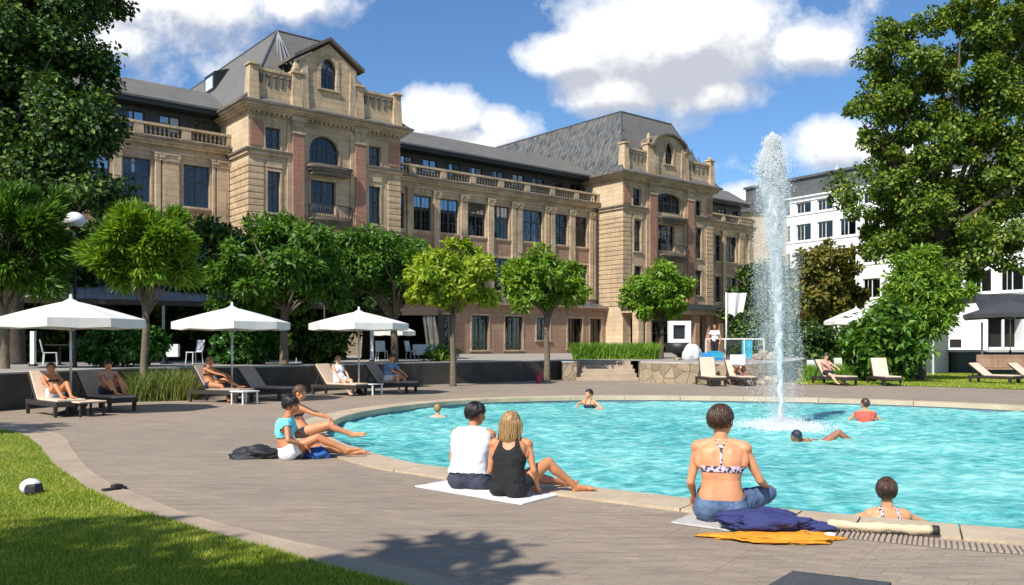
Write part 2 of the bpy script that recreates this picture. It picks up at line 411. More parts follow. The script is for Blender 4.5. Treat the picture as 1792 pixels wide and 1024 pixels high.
# deck stone
def deck_mat():
    t = NT('deck_paving'); v = t.coord()
    mp = t.n('ShaderNodeMapping'); mp.inputs['Rotation'].default_value = (0, 0, .62); t.l(v, mp.inputs[0])
    br = t.n('ShaderNodeTexBrick'); t.l(mp.outputs[0], br.inputs['Vector']); br.inputs['Scale'].default_value = 1
    br.inputs['Brick Width'].default_value = 1.5; br.inputs['Row Height'].default_value = .9; br.inputs['Mortar Size'].default_value = .006
    br.inputs['Mortar Smooth'].default_value = .3
    br.inputs['Color1'].default_value = (.315,.252,.187,1); br.inputs['Color2'].default_value = (.28,.222,.165,1); br.inputs['Mortar'].default_value = (.23,.17,.12,1)
    n1 = t.noise(v, .35, 6, .65)
    col = t.mix(t.ramp(n1, [(.38, 0.), (.65, .7)]), br.outputs[0], (.375,.30,.225))
    b2 = t.n('ShaderNodeTexBrick'); t.l(mp.outputs[0], b2.inputs['Vector']); b2.inputs['Scale'].default_value = 1; b2.inputs['Brick Width'].default_value = .26; b2.inputs['Row Height'].default_value = .13
    b2.inputs['Mortar Size'].default_value = .007; b2.inputs['Mortar Smooth'].default_value = .8; b2.inputs['Color1'].default_value = (1.06,1.05,1.04,1); b2.inputs['Color2'].default_value = (.86,.87,.88,1); b2.inputs['Mortar'].default_value = (.60,.58,.56,1)
    col = t.mix(t.ramp(t.noise(v, .7, 3), [(.35, .35), (.65, .9)]), col, b2.outputs[0], 'MULTIPLY')
    # broom / trowel streaks running across
    ms = t.n('ShaderNodeMapping'); ms.inputs['Scale'].default_value = (.5, 5, 1); ms.inputs['Rotation'].default_value = (0, 0, .12); t.l(v, ms.inputs[0])
    st = t.noise(ms.outputs[0], 2.2, 8, .7)
    col = t.mix(t.ramp(st, [(.36, .7), (.5, 0.)]), col, (.19,.145,.105))
    col = t.mix(t.ramp(st, [(.58, 0.), (.70, .6)]), col, (.52,.43,.32))
    fine = t.noise(v, 45, 5, .7)
    col = t.mix(.55, col, t.ramp(fine, [(.3, .62), (.7, 1.15)]), 'MULTIPLY')
    blot = t.noise(v, 1.3, 7, .75)
    col = t.mix(t.ramp(blot, [(.60, 0.), (.68, .35)]), col, (.17,.135,.11))
    cr = t.n('ShaderNodeTexVoronoi', feature='DISTANCE_TO_EDGE'); cr.inputs['Scale'].default_value = .38
    wv = t.n('ShaderNodeVectorMath', operation='ADD'); nz = t.n('ShaderNodeTexNoise'); nz.inputs['Scale'].default_value = 1.6; t.l(v, nz.inputs[0])
    t.l(v, wv.inputs[0]); t.l(nz.outputs['Color'], wv.inputs[1]); t.l(wv.outputs[0], cr.inputs['Vector'])
    col = t.mix(t.ramp(cr.outputs['Distance'], [(0, .35), (.004, 0.)]), col, (.16,.12,.09))
    h = t.math('ADD', t.math('MULTIPLY', br.outputs['Fac'], -.6), t.math('ADD', t.math('MULTIPLY', fine, .5), t.math('MULTIPLY', st, .5)))
    t.pbr(col, .8, t.bump(h, .45, .02)); return t.m
M['deck'] = deck_mat()
def coping_mat():
    t = NT('coping_stone'); v = t.coord(); n = t.noise(v, 1.1, 7, .7)
    col = t.ramp(n, [(.3, (.40,.305,.205)), (.55, (.53,.42,.29)), (.75, (.60,.49,.35))])
    col = t.mix(.5, col, t.ramp(t.noise(v, 30, 5, .7), [(.3, .6), (.7, 1.1)]), 'MULTIPLY')
    t.pbr(col, .75, t.bump(t.noise(v, 22, 6, .7), .35, .02)); return t.m
M['coping'] = coping_mat()
def lawn_mat():
    t = NT('lawn'); v = t.coord(); n = t.noise(v, .9, 6, .7); f = t.noise(v, 38, 5, .75)
    col = t.ramp(n, [(.3, (.10,.17,.018)), (.5, (.19,.26,.028)), (.66, (.29,.29,.05)), (.8, (.34,.28,.08))])
    col = t.mix(.8, col, t.ramp(f, [(.3, .35), (.65, 1.15)]), 'MULTIPLY')
    t.pbr(col, .9, t.bump(f, .8, .05)); return t.m
M['lawn'] = lawn_mat()
M['kerb'] = mat('border_paving', (.42,.33,.24), (.32,.245,.175), 2.0, .8, .5, 30, detail=8)
M['terrace'] = mat('terrace_paving', (.36,.32,.27), (.26,.235,.2), 1.0, .85, .3)
M['poolpaint'] = mat('pool_paint', (.16,.62,.66), (.12,.55,.60), 1., .6)
M['tileband'] = mat('blue_grey_pool_tiles', (.16,.23,.27), (.10,.16,.20), 9, .3)

CO = off(.56)
BIG = [(-90,-40),(90,-40),(90,60),(-90,60)]
sheet('ground', [(-900,-900),(900,-900),(900,1500),(-900,1500)], [BIG], -.004, M['lawn'])
sheet('deck', BIG, [off(.5)], 0, M['deck'])
# coping ring split in blocks with joints
def coping():
    inner = off(-.02); outer = CO; N = len(inner); mb = MB(); k = 6
    for s in range(0, N, k):
        idx = [(s+i) % N for i in range(min(k, N-s)+1)]
        ins = [inner[i] for i in idx]; ous = [outer[i] for i in idx]
        g = .008
        d0 = (ins[1]-ins[0]).normalized()*g; d1 = (ins[-1]-ins[-2]).normalized()*g
        ins[0] = ins[0]+d0; ous[0] = ous[0]+d0; ins[-1] = ins[-1]-d1; ous[-1] = ous[-1]-d1
        n = len(ins); b = .012
        rows = [[(p.x,p.y,-.09) for p in ins], [(p.x,p.y,.016) for p in ins],
                [(p.x+(q.x-p.x)*.03,p.y+(q.y-p.y)*.03,.028) for p, q in zip(ins, ous)],
                [(q.x,q.y,.028) for q in ous], [(q.x,q.y,-.09) for q in ous]]
        vs = [p for r in rows for p in r]; fs = []
        for r in range(4):
            for i in range(n-1): a = r*n+i; fs.append((a, a+1, a+1+n, a+n))
        fs.append(tuple(r*n for r in range(5))); fs.append(tuple(r*n+n-1 for r in reversed(range(5))))
        mb.add(vs, fs)
    o = mb.build('pool_coping', M['coping']); tag(o, kind='structure')
    bm = bmesh.new(); bm.from_mesh(o.data); bmesh.ops.recalc_face_normals(bm, faces=bm.faces); bm.to_mesh(o.data); bm.free()
coping()
def ring_wall(loop, z0, z1, name, m):
    n = len(loop); vs = [(p.x,p.y,z1) for p in loop]+[(p.x,p.y,z0) for p in loop]
    fs = [(i, (i+1) % n, n+(i+1) % n, n+i) for i in range(n)]
    me = bpy.data.meshes.new(name); me.from_pydata(vs, [], fs); me.update(); return me
tag(link('pool_tile_band', ring_wall(off(.0), -.17, -.09, 'b', 0), M['tileband']), kind='structure')
tag(link('pool_wall', ring_wall(off(.012), -1.2, -.10, 'w', 0), M['poolpaint']), kind='structure')
sheet('pool_floor', [(p.x,p.y) for p in off(.01)], [], -1.2, M['poolpaint'])
WZ = -.15
def water():
    inner = off(-.002); n = len(inner); c = Vector((5.6, 15.8)); R = 190
    # denser ring spacing everywhere : polar grid with refined boundary
    m = n*3; B = []
    for i in range(m):
        a = i/3; i0 = int(a) % n; B.append(inner[i0].lerp(inner[(i0+1) % n], a-int(a)))
    B = np.array([(p.x, p.y) for p in B]); cc = np.array([c.x, c.y])
    rr = np.linspace(0.004, 1, R)[:, None, None]
    XY = cc + (B[None]-cc)*rr; X = XY[..., 0].ravel(); Yv = XY[..., 1].ravel()
    z = np.zeros_like(X); r2 = np.random.default_rng(3)
    for k in range(60):
        lam = r2.uniform(.35, 2.2) if k < 26 else r2.uniform(.16, .55)
        th = r2.normal(.4, 1.0); ph = r2.uniform(0, 2*PI); A = .0036*lam**.9
        wx, wy = math.cos(th)/lam*2*PI, math.sin(th)/lam*2*PI
        wob = .6*np.sin(X*r2.uniform(.2,.9)+Yv*r2.uniform(.2,.9)+ph)
        z += A*np.sin(X*wx+Yv*wy+ph+wob)
    # rings spreading from the fountain
    d = np.hypot(X-FX, Yv-FY); z += .022*np.exp(-d/2.2)*np.sin(d*9)
    V = np.stack([X, Yv, WZ+z], 1)
    idx = np.arange(R*m).reshape(R, m); a = idx[:-1]; b = idx[1:]
    Fq = np.stack([a, np.roll(a, -1, 1), np.roll(b, -1, 1), b], -1).reshape(-1, 4)[:, ::-1]
    me = npmesh('water', V, Fq, True)
    if me.polygons[1000].normal.z < 0: me.flip_normals()
    t = NT('pool_water'); v = t.coord()
    n1 = t.noise(v, 12, 6, .62)
    ms = t.n('ShaderNodeMapping'); ms.inputs['Scale'].default_value = (1.0, 1.6, 1); ms.inputs['Rotation'].default_value = (0,0,.2); t.l(v, ms.inputs[0])
    n2 = t.noise(ms.outputs[0], 4.0, 7, .6)
    nm = t.bump(t.math('ADD', t.math('MULTIPLY', n1, .5), n2), .5, .12)
    big = t.noise(v, .22, 3)
    ripple_light = t.ramp(t.math('ADD', t.math('MULTIPLY', n2, .75), t.math('MULTIPLY', big, .4)), [(.42, (.035,.25,.255)), (.54, (.105,.46,.45)), (.70, (.32,.70,.66))])  # ripple glints and teal shade painted into the water colour
    df = t.n('ShaderNodeBsdfPrincipled'); t.l(ripple_light, df.inputs['Base Color']); df.inputs['Roughness'].default_value = .9; df.inputs['Specular IOR Level'].default_value = 0
    t.l(nm, df.inputs['Normal'])
    gl = t.n('ShaderNodeBsdfGlossy'); gl.inputs['Roughness'].default_value = .07; t.l(nm, gl.inputs['Normal'])
    fr = t.n('ShaderNodeFresnel'); fr.inputs[0].default_value = 1.33; t.l(nm, fr.inputs['Normal'])
    fac = t.math('MINIMUM', t.math('MULTIPLY', fr.outputs[0], 1.0), .30)
    mx = t.n('ShaderNodeMixShader'); t.l(fac, mx.inputs[0]); t.l(df.outputs[0], mx.inputs[1]); t.l(gl.outputs[0], mx.inputs[2]); t.l(mx.outputs[0], t.out.inputs[0])
    tag(link('water', me, t.m), kind='structure')
_f = gp(1368, 750, WZ); FX, FY = _f.x, _f.y
water()

# ================================================================ lawn bottom left with kerb band
LE = [gp(x, y) for x, y in ((-400,752),(-150,750),(0,753),(40,762),(67,780),(96,815),(155,856),(211,884),(277,906),(360,931),(460,961),(560,990),(690,1024),(860,1075),(1100,1160))]
LK = [gp(x, y) for x, y in ((-400,742),(-150,741),(0,743),(70,752),(111,766),(128,790),(155,822),(194,848),(250,870),(319,898),(460,937),(570,962),(720,996),(900,1040),(1200,1120))]
def open_catmull(P, n=8):
    P = [Vector((p.x, p.y)) for p in P]; Q = [P[0]*2-P[1]]+P+[P[-1]*2-P[-2]]; out = []
    for i in range(1, len(Q)-2):
        p0, p1, p2, p3 = Q[i-1:i+3]
        for j in range(n):
            t = j/n; out.append(.5*((2*p1)+(p2-p0)*t+(2*p0-5*p1+4*p2-p3)*t*t+(3*p1-p0-3*p2+p3)*t**3))
    out.append(P[-1]); return out
le = open_catmull(LE); lk = open_catmull(LK)
sheet('lawn_near', [(-30,-12)]+[(p.x,p.y) for p in reversed([Vector((-30, le[0].y))]+le)]+[(le[-1].x,-12)], [], .012, M['lawn'])
sheet('border_path', [(p.x,p.y) for p in le]+[(p.x,p.y) for p in reversed(lk)], [], .006, M['kerb'])
joint = []
mbj = MB()
for i in range(len(lk)-1):
    a, b = lk[i], lk[i+1]; mbj.beam((a.x,a.y,.005), (b.x,b.y,.005), .014, .010)
tag(mbj.build('border_joint', M['kerb']), kind='structure')

def inside_poly(X, Y, poly):
    res = np.zeros(X.shape, bool); n = len(poly)
    for i in range(n):
        x0, y0 = poly[i-1]; x1, y1 = poly[i]
        c = ((y0 > Y) != (y1 > Y)) & (X < (x1-x0)*(Y-y0)/((y1-y0) if y1 != y0 else 1e-9)+x0); res ^= c
    return res
def blades(name, X, Y, Z, h, w, lean, m, seed=1, bend=.4):
    r = np.random.default_rng(seed); n = len(X); a = r.uniform(0, 2*PI, n); hh = h*r.uniform(.5, 1.25, n); l = lean*r.uniform(.2, 1, n)*hh
    b = r.uniform(0, 2*PI, n); dx, dy = np.cos(b)*l, np.sin(b)*l; wx, wy = np.cos(a)*w/2, np.sin(a)*w/2
    P = [(X-wx, Y-wy, Z), (X+wx, Y+wy, Z), (X+dx*bend+wx*.8, Y+dy*bend+wy*.8, Z+hh*.62), (X+dx*bend-wx*.8, Y+dy*bend-wy*.8, Z+hh*.62), (X+dx, Y+dy, Z+hh)]
    V = np.stack([np.stack(np.broadcast_arrays(*p), 1) for p in P], 1).reshape(-1, 3); i = np.arange(n)*5
    T = np.concatenate([np.stack([i, i+1, i+2], 1), np.stack([i, i+2, i+3], 1), np.stack([i+3, i+2, i+4], 1)])
    return npmesh(name, V, T)
M['grass'] = leaf_mat('grass_blades', [(.2, (.10,.18,.015)), (.45, (.23,.34,.025)), (.62, (.38,.44,.045)), (.8, (.56,.52,.13))], .5, .3)
def near_grass():
    r = np.random.default_rng(5); poly = [(p.x, p.y) for p in le]+[(2.5,4.6),(-12,4.6),(-16,10),(-16,15)]
    N = 420000; t = r.uniform(0, 1, N)
    Y = 4.9*(16/4.9)**t; X = r.uniform(-.72, .25, N)*Y
    k = inside_poly(X, Y, poly); X = X[k]; Y = Y[k]
    nz = np.sin(X*3.1+Y*1.7)*np.sin(X*1.3-Y*2.9)
    me = blades('grass', X, Y, .01, .035*(1+.35*nz), .0055, .8, None, 6)
    tag(link('grass', me, M['grass']), 'short sunlit lawn grass at the left edge of the paving', 'grass', kind='stuff')
near_grass()

# ================================================================ retaining wall, terrace, steps, stone wall, far lawn
TZ = .86
WL = [gp(-500,750), gp(-180,732), gp(0,719), gp(253,697), gp(501,688), gp(740,674), gp(1000,664)]
WL = [Vector((p.x, p.y)) for p in WL]
wl = open_catmull([Vector((p.x,p.y,0)) for p in WL], 6)
def wall_strip(name, pts, th, z0, z1, m, parent=None, cap=0, capz=.05, capm=None):
    mb = MB(); n = len(pts); L_ = []
    for i in range(n):
        tt = (pts[min(i+1,n-1)]-pts[max(i-1,0)]).normalized(); nn = Vector((-tt.y, tt.x)); L_.append((pts[i], pts[i]+nn*th))
    poly = [(a.x,a.y) for a, b in L_]+[(b.x,b.y) for a, b in reversed(L_)]
    for i in range(n-1):
        a, b = L_[i], L_[i+1]
        q = [(a[0].x,a[0].y),(b[0].x,b[0].y),(b[1].x,b[1].y),(a[1].x,a[1].y)]
        mb.slab(q, z0, z1)
    return mb.build(name, m, parent)
tr = thing('retaining_wall', (wl[12].x, wl[12].y, 0), 'long dark plastered retaining wall behind the left loungers', 'wall')
def rel(o, root):                      # keep world place of a mesh built in world coordinates under an unrotated root
    o.parent = root; o.location = -Vector(root.location); return o
rel(wall_strip('wall_body', wl, .3, 0, TZ, M['darkwall']), tr)
rel(wall_strip('lit_wall_top', [p for p in wl], .36, TZ, TZ+.045, M['concrete']), tr)  # pale strip gives the sunlit wall top by colour
# terrace slab
SW = [gp(1003,663), gp(1003,663), gp(1138,669), gp(1180,671), gp(1228,672), gp(1290,673), gp(1340,672), gp(1385,667), gp(1412,655)]
S1 = gp(1115,667)
p_end = wl[-1]
sw = open_catmull([gp(1120,669), gp(1165,671), gp(1228,672), gp(1290,673), gp(1340,672), gp(1385,667), gp(1412,655)], 6)
_A = Vector((gp(1008,667).x, gp(1008,667).y)); _B = Vector((gp(1118,668).x, gp(1118,668).y)); _d = (_B-_A).normalized(); _nb = Vector((-_d.y, _d.x))
_tp = [(p.x+.05, p.y+.12) for p in wl]+[(_A.x+_nb.x*1.75, _A.y+_nb.y*1.75), (_B.x+_nb.x*1.75, _B.y+_nb.y*1.75)]+[(p.x-.02, p.y+.2) for p in sw]
tp = _tp+[(16,52),(34,110),(60,300),(-200,300),(-200,15)]
# as sheet plus thickness edge
o = sheet('terrace', tp, [], TZ+.008, M['terrace'])
st = thing('stone_steps', (p_end.x+1.2, p_end.y, 0), 'four broad worn stone steps between the dark wall and rubble wall', 'steps')
A = Vector((gp(1008,667).x, gp(1008,667).y)); B = Vector((gp(1118,668).x, gp(1118,668).y)); dirv = (B-A).normalized(); nb = Vector((-dirv.y, dirv.x))
for k in range(5):
    a = A+nb*(.42*k); b = B+nb*(.42*k)-dirv*(.12*k); c = b+nb*.44; d = a+nb*.44
    m_ = MB().slab([(a.x,a.y),(b.x,b.y),(c.x,c.y),(d.x,d.y)], 0.0, .172*(k+1)-.005)
    o = m_.build('step', M['rubble'] if 0 else M['kerb'], None, bevel=.02); rel(o, st)
def rubble_wall(pts, name, label, z1=.82):
    root = thing(name, (pts[0].x, pts[0].y, 0), label, 'wall')
    rel(wall_strip('wall_body', pts, .38, 0, z1, M['rubble']), root)
    rel(wall_strip('cap_stone', [p for p in pts], .46, z1, z1+.06, M['concrete']), root)
rubble_wall(sw, 'rubble_wall', 'curved low wall of rough brown rubble stone right of the steps')
mb_ = MB().slab([(B.x-.02,B.y),(sw[0].x+.05,sw[0].y+.02),(sw[0].x+nb.x*2,sw[0].y+nb.y*2),(B.x+nb.x*1.76,B.y+nb.y*1.76)], 0, TZ); rel(mb_.build('step_cheek', M['rubble']), st)
mb_ = MB().slab([(A.x-.1,A.y+.05),(A.x+.03,A.y+.05),(A.x+nb.x*1.76,A.y+nb.y*1.76),(A.x-.6+nb.x*1.9,A.y+nb.y*1.9)], 0, TZ-.002); rel(mb_.build('step_cheek', M['rubble']), st)
# cheek blocks
ck = thing('stone_pier', (A.x-.35, A.y+.1, 0), 'brown stone pier closing the dark wall at the left of the steps', 'pier')
MB().box((-.22,0,0),(.30,1.6,.80)).build('pier_body', M['rubble'], ck, bevel=.02)
MB().box((-.25,-.03,.80),(.33,1.65,.86)).build('cap_stone', M['concrete'], ck, bevel=.01)
# far lawn to the right
fl = [gp(1400,673), gp(1560,675), gp(1700,679), gp(1830,684), gp(2100,695)]
sheet('lawn_far', [(p.x,p.y) for p in fl]+[(45,40),(45,75),(15,75),(14,46)], [], .012, M['lawn'])
r_ = np.random.default_rng(9)
_n = 60000; _Y = r_.uniform(30, 47, _n); _X = _Y*r_.uniform(.335, .64, _n); _poly = [(p.x,p.y) for p in fl]+[(45,40),(45,75),(15,75),(14,46)]
_k = inside_poly(_X, _Y, _poly)
tag(link('grass', blades('grass', _X[_k], _Y[_k], .01, .06, .02, .7, None, 4), M['grass']), 'strip of lawn grass beyond the right loungers', 'grass', kind='stuff')
# ================================================================ the grand hotel building
HY = 16*F/427; HX = (435-896)/F*HY; ATH = math.atan2(.6342640720, .7731164770)
ROOT = thing('hotel_building', (HX, HY, TZ), 'grand sandstone building with two gabled towers and long slate roofs', 'building', rz=ATH)
def Zl(z): return z-TZ
def bp(mb, name, m, parent=ROOT, smooth=False, bevel=0): return mb.build(name, m, parent, smooth, None, bevel)
def wall_holes(u0, u1, z0, z1, v, holes, reveal=.32):
    mb = MB(); us = sorted({u0, u1, *[h[0] for h in holes], *[h[1] for h in holes]}); zs = sorted({z0, z1, *[h[2] for h in holes], *[h[3] for h in holes]})
    for i in range(len(us)-1):
        for j in range(len(zs)-1):
            uc = (us[i]+us[i+1])/2; zc = (zs[j]+zs[j+1])/2
            if any(h[0] < uc < h[1] and h[2] < zc < h[3] for h in holes): continue
            a, b, c, d = us[i], us[i+1], zs[j]-TZ, zs[j+1]-TZ
            mb.add([(a,v,c),(b,v,c),(b,v,d),(a,v,d)], [(0,1,2,3)])
    for h in holes:
        a, b, c, d = h[0], h[1], h[2]-TZ, h[3]-TZ; w = v+reveal
        mb.add([(a,v,c),(a,w,c),(a,w,d),(a,v,d)], [(0,1,2,3)]); mb.add([(b,v,c),(b,v,d),(b,w,d),(b,w,c)], [(0,1,2,3)])
        mb.add([(a,v,d),(a,w,d),(b,w,d),(b,v,d)], [(0,1,2,3)]); mb.add([(a,v,c),(b,v,c),(b,w,c),(a,w,c)], [(0,1,2,3)])
    return mb
rw = random.Random(4)
def window(u0, u1, z0, z1, v, nm=1, trans=.62, arch=0, curtain=.6, fm='frame', sill=True, depth=.2, surround=.12, bars=0, parent=ROOT, T=None):
    T = TZ if T is None else T
    z0 -= T; z1 -= T; w = u1-u0; h = z1-z0; y = v+depth; f = MB(); e = .075
    if surround:      # stone architrave standing proud of the wall
        s = surround; p = v-.05; g = MB()
        g.box((u0-s, p, z0), (u0, v+.06, z1)); g.box((u1, p, z0), (u1+s, v+.06, z1))
        if not arch: g.box((u0-s, p-.01, z1), (u1+s, v+.07, z1+s*1.3))
        if sill: g.box((u0-s-.06, v-.13, z0-.14), (u1+s+.06, v+.05, z0))
        sur = g
    f.box((u0, y, z0), (u0+e, y+.07, z1)); f.box((u1-e, y, z0), (u1, y+.07, z1)); f.box((u0+e, y, z0), (u1-e, y+.07, z0+e)); f.box((u0+e, y, z1-e), (u1-e, y+.07, z1))
    for k in range(nm):
        c = u0+w*(k+1)/(nm+1); f.box((c-.055, y-.02, z0+e), (c+.055, y+.05, z1-e))
    if trans: zt = z0+h*trans; f.box((u0+e, y-.012, zt-.05), (u1-e, y+.06, zt+.05))
    n = nm+1
    for k in range(n):                      # thin glazing bars
        for j in range(bars):
            zz = z0+h*(trans or 1)*(j+1)/(bars+1); f.box((u0+w*k/n+.05, y+.01, zz-.015), (u0+w*(k+1)/n-.05, y+.04, zz+.015))
        c = u0+w*(k+.5)/n
        if w/n > .7: f.box((c-.015, y+.01, z0+e), (c+.015, y+.045, z1-e))
    fr = bp(f, 'window', M[fm], parent)
    bp(MB().box((u0+.01, y+.035, z0+.01), (u1-.01, y+.043, z1-.01)), 'pane', M['glass'], fr)
    if surround: bp(sur, 'window_surround', M['trim'], fr)
    if arch:
        g = MB(); N = 14; c = (u0+u1)/2
        pts = [(c+w/2*math.cos(PI*k/N), z1-arch+arch*math.sin(PI*k/N)) for k in range(N+1)]   # right to left
        for k in range(N):
            (ax_, az_), (bx_, bz_) = pts[k], pts[k+1]
            g.prism([(ax_, az_), (ax_, z1+.002), (bx_, z1+.002), (bx_, bz_)], v-.004, v+.28)
            a2, z2 = c+(ax_-c)*(1+2*surround/w), z1-arch+(az_-z1+arch)*(1+surround/max(arch, .1)); b2, z3 = c+(bx_-c)*(1+2*surround/w), z1-arch+(bz_-z1+arch)*(1+surround/max(arch, .1))
            g.prism([(ax_, az_), (a2, z2), (b2, z3), (bx_, bz_)], v-.07, v+.02)
        bp(g, 'arch_surround', M['trim'], fr)
    if rw.random() < curtain:
        g = MB(); side = rw.choice([0, 1, 2]); yy = y+.22
        spans = {0: [(u0, u0+w*rw.uniform(.3,.48)), (u1-w*rw.uniform(.3,.48), u1)], 1: [(u0, u1)], 2: [(u0, u0+w*rw.uniform(.35,.55))]}[side]
        zt = z1-.02 if rw.random() < .7 else z0+h*.6
        for a, b in spans:
            n = max(4, int((b-a)/.06)); vs = []
            for i in range(n+1):
                x = a+(b-a)*i/n; d = .035*math.sin(i*1.9)+.01*rw.random(); vs += [(x, yy+d, z0+.03), (x, yy+d*.6, zt)]
            g.add(vs, [(2*i, 2*i+2, 2*i+3, 2*i+1) for i in range(n)])
        bp(g, 'curtain', M['curtain'], fr, True)
    return fr
def cornice(u0, u1, v0, v1, zt, prof, name='cornice', m='darktrim', m2='trim'):
    """stacked mouldings wrapping a box; prof = [(projection, height)] from the top down"""
    a = MB(); b = MB(); z = zt-TZ
    for i, (p, h) in enumerate(prof):
        (a if i < 1 else b).box((u0-p, v0-p, z-h), (u1+p, v1, z)); z -= h
    o = bp(a, name, M[m]); bp(b, 'cornice_moulding', M[m2], o); return o
def dentils(u0, u1, v, z, step=.34, parent=ROOT):
    g = MB(); n = int((u1-u0)/step)
    for i in range(n):
        u = u0+(i+.5)*(u1-u0)/n; g.box((u-.07, v-.16, z-TZ-.16), (u+.07, v+.02, z-TZ))
    return bp(g, 'dentils', M['trim'], parent)
def pilaster(u0, u1, z0, z1, v, m='trim', p=.14, cap=True):
    g = MB().box((u0, v-p, z0-TZ), (u1, v+.02, z1-TZ)); o = bp(g, 'pilaster', M[m], bevel=.02)
    if cap:
        c = MB(); z = z1-TZ
        c.box((u0-.06, v-p-.06, z-.5), (u1+.06, v+.03, z-.42)); c.box((u0-.03, v-p-.03, z-.42), (u1+.03, v+.03, z-.12)); c.box((u0-.1, v-p-.1, z-.12), (u1+.1, v+.03, z+.02))
        for s in (u0+.02, u1-.02): c.tube([(s, v-p-.1, z-.24), (s, v+.0, z-.24)], .1, 8)
        bp(c, 'capital', M['trim'], o)
        c = MB().box((u0-.05, v-p-.05, z0-TZ), (u1+.05, v+.03, z0-TZ+.3)); bp(c, 'pilaster_base', M['trim'], o)
    return o
def balcony(u0, u1, z, v, d=.8, rail=.85):
    g = MB(); n = 12; um = (u0+u1)/2; hw = (u1-u0)/2
    def out(f, ins=0): return [(u0+ins, v)]+[(um-(hw-ins)*math.cos(PI*k/n), v-(d-ins)*(.55+.45*math.sin(PI*k/n))) for k in range(n+1)]+[(u1-ins, v)]
    P = out(1); g.slab(P, z-TZ-.16, z-TZ); g.slab(out(1, .12), z-TZ-.34, z-TZ-.16); g.slab(out(1, .28), z-TZ-.6, z-TZ-.34)
    o = bp(g, 'balcony', M['darktrim'])
    if rail:
        r = MB(); Q = out(1, .07)
        top = [(x, y, z-TZ+rail) for x, y in Q]; r.tube(top, .03, 6); r.tube([(x, y, z-TZ+.08) for x, y in Q], .02, 6)
        for i in range(len(Q)-1):
            for k in range(3):
                f = (k+.5)/3; x = Q[i][0]+(Q[i+1][0]-Q[i][0])*f; y = Q[i][1]+(Q[i+1][1]-Q[i][1])*f
                mid = .05*math.sin(k*2.1+i)
                r.tube([(x, y, z-TZ), (x+mid, y-.05, z-TZ+rail*.45), (x, y, z-TZ+rail)], .016, 4)
        bp(r, 'railing', M['iron'], o)
    return o
def baluster_run(mb, p, q, z, h=.62):
    p = Vector(p); q = Vector(q); n = max(2, int((q-p).length/.27))
    for i in range(n):
        c = p.lerp(q, (i+.5)/n)
        mb.lathe([(.06,0),(.06,.06),(.04,.1),(.085,.22),(.075,.3),(.035,.46),(.06,.52),(.06,h)], (c.x, c.y, z), 6, False)

def roof_mansard(u0, u1, v0, v1, z0, z1, iu, ivf, ov=.5, side='zinc', front='slate'):
    a0, a1, b0, b1 = u0-ov, u1+ov, v0-ov+.1, v1
    z0 -= TZ; z1 -= TZ; c = [(a0,b0,z0),(a1,b0,z0),(a1,b1,z0),(a0,b1,z0)]; t = [(u0+iu,v0+ivf,z1),(u1-iu,v0+ivf,z1),(u1-iu,v1,z1+.02),(u0+iu,v1,z1+.02)]
    # gentle concave flare: split at mid height
    def lerp(k, f): return [tuple(c[i][j]+(t[i][j]-c[i][j])*(f if j < 2 else k) for j in range(3)) for i in range(4)]
    mid = lerp(.14, .22); vs = c+mid+t
    sidef = [(3,0,4,7),(7,4,8,11),(1,2,6,5),(5,6,10,9)]; frontf = [(0,1,5,4),(4,5,9,8),(2,3,7,6),(6,7,11,10),(8,9,10,11)]
    o = bp(MB().add(vs, frontf), 'roof', M[front]); bp(MB().add(vs, sidef), 'roof_slope', M[side], o)
    r = MB(); r.tube([t[3], t[0]], .09, 8); r.tube([t[0], t[1]], .09, 8); r.tube([t[1], t[2]], .09, 8)
    for i in (0, 1): r.tube([c[i], mid[i], t[i]], .08, 8)
    bp(r, 'ridge_flashing', M['eave_top'], o)
    if side == 'zinc':                 # standing seams
        g = MB()
        for sgn, ua, um, ut in ((-1, a0, mid[0][0], t[0][0]), (1, a1, mid[1][0], t[1][0])):
            v = v0+.3
            while v < v1:
                k = 1 if v > v0+ivf else max(.2, (v-b0)/(v0+ivf-b0))
                g.beam((ua, v, z0+.02), (um, v, mid[0][2]+.02), .05, .06, (0,0,1)); g.beam((um, v, mid[0][2]+.02), (um+(ut-um)*k, v, mid[0][2]+(z1-mid[0][2])*k), .05, .07, (0,0,1))
                v += .55
        bp(g, 'standing_seams', M['zinc'], o)
    return o
def quoins(u0, u1, v0, v1, z0, z1, h=.43, gap=.055, m='stone', p=.07):
    g = MB(); z = z0
    while z+h < z1+.01:
        g.box((u0-p, v0-p, z-TZ+gap/2), (u1+p*.4, v1, z-TZ+h-gap/2)); z += h
    return bp(g, 'quoins', M[m], bevel=.03)

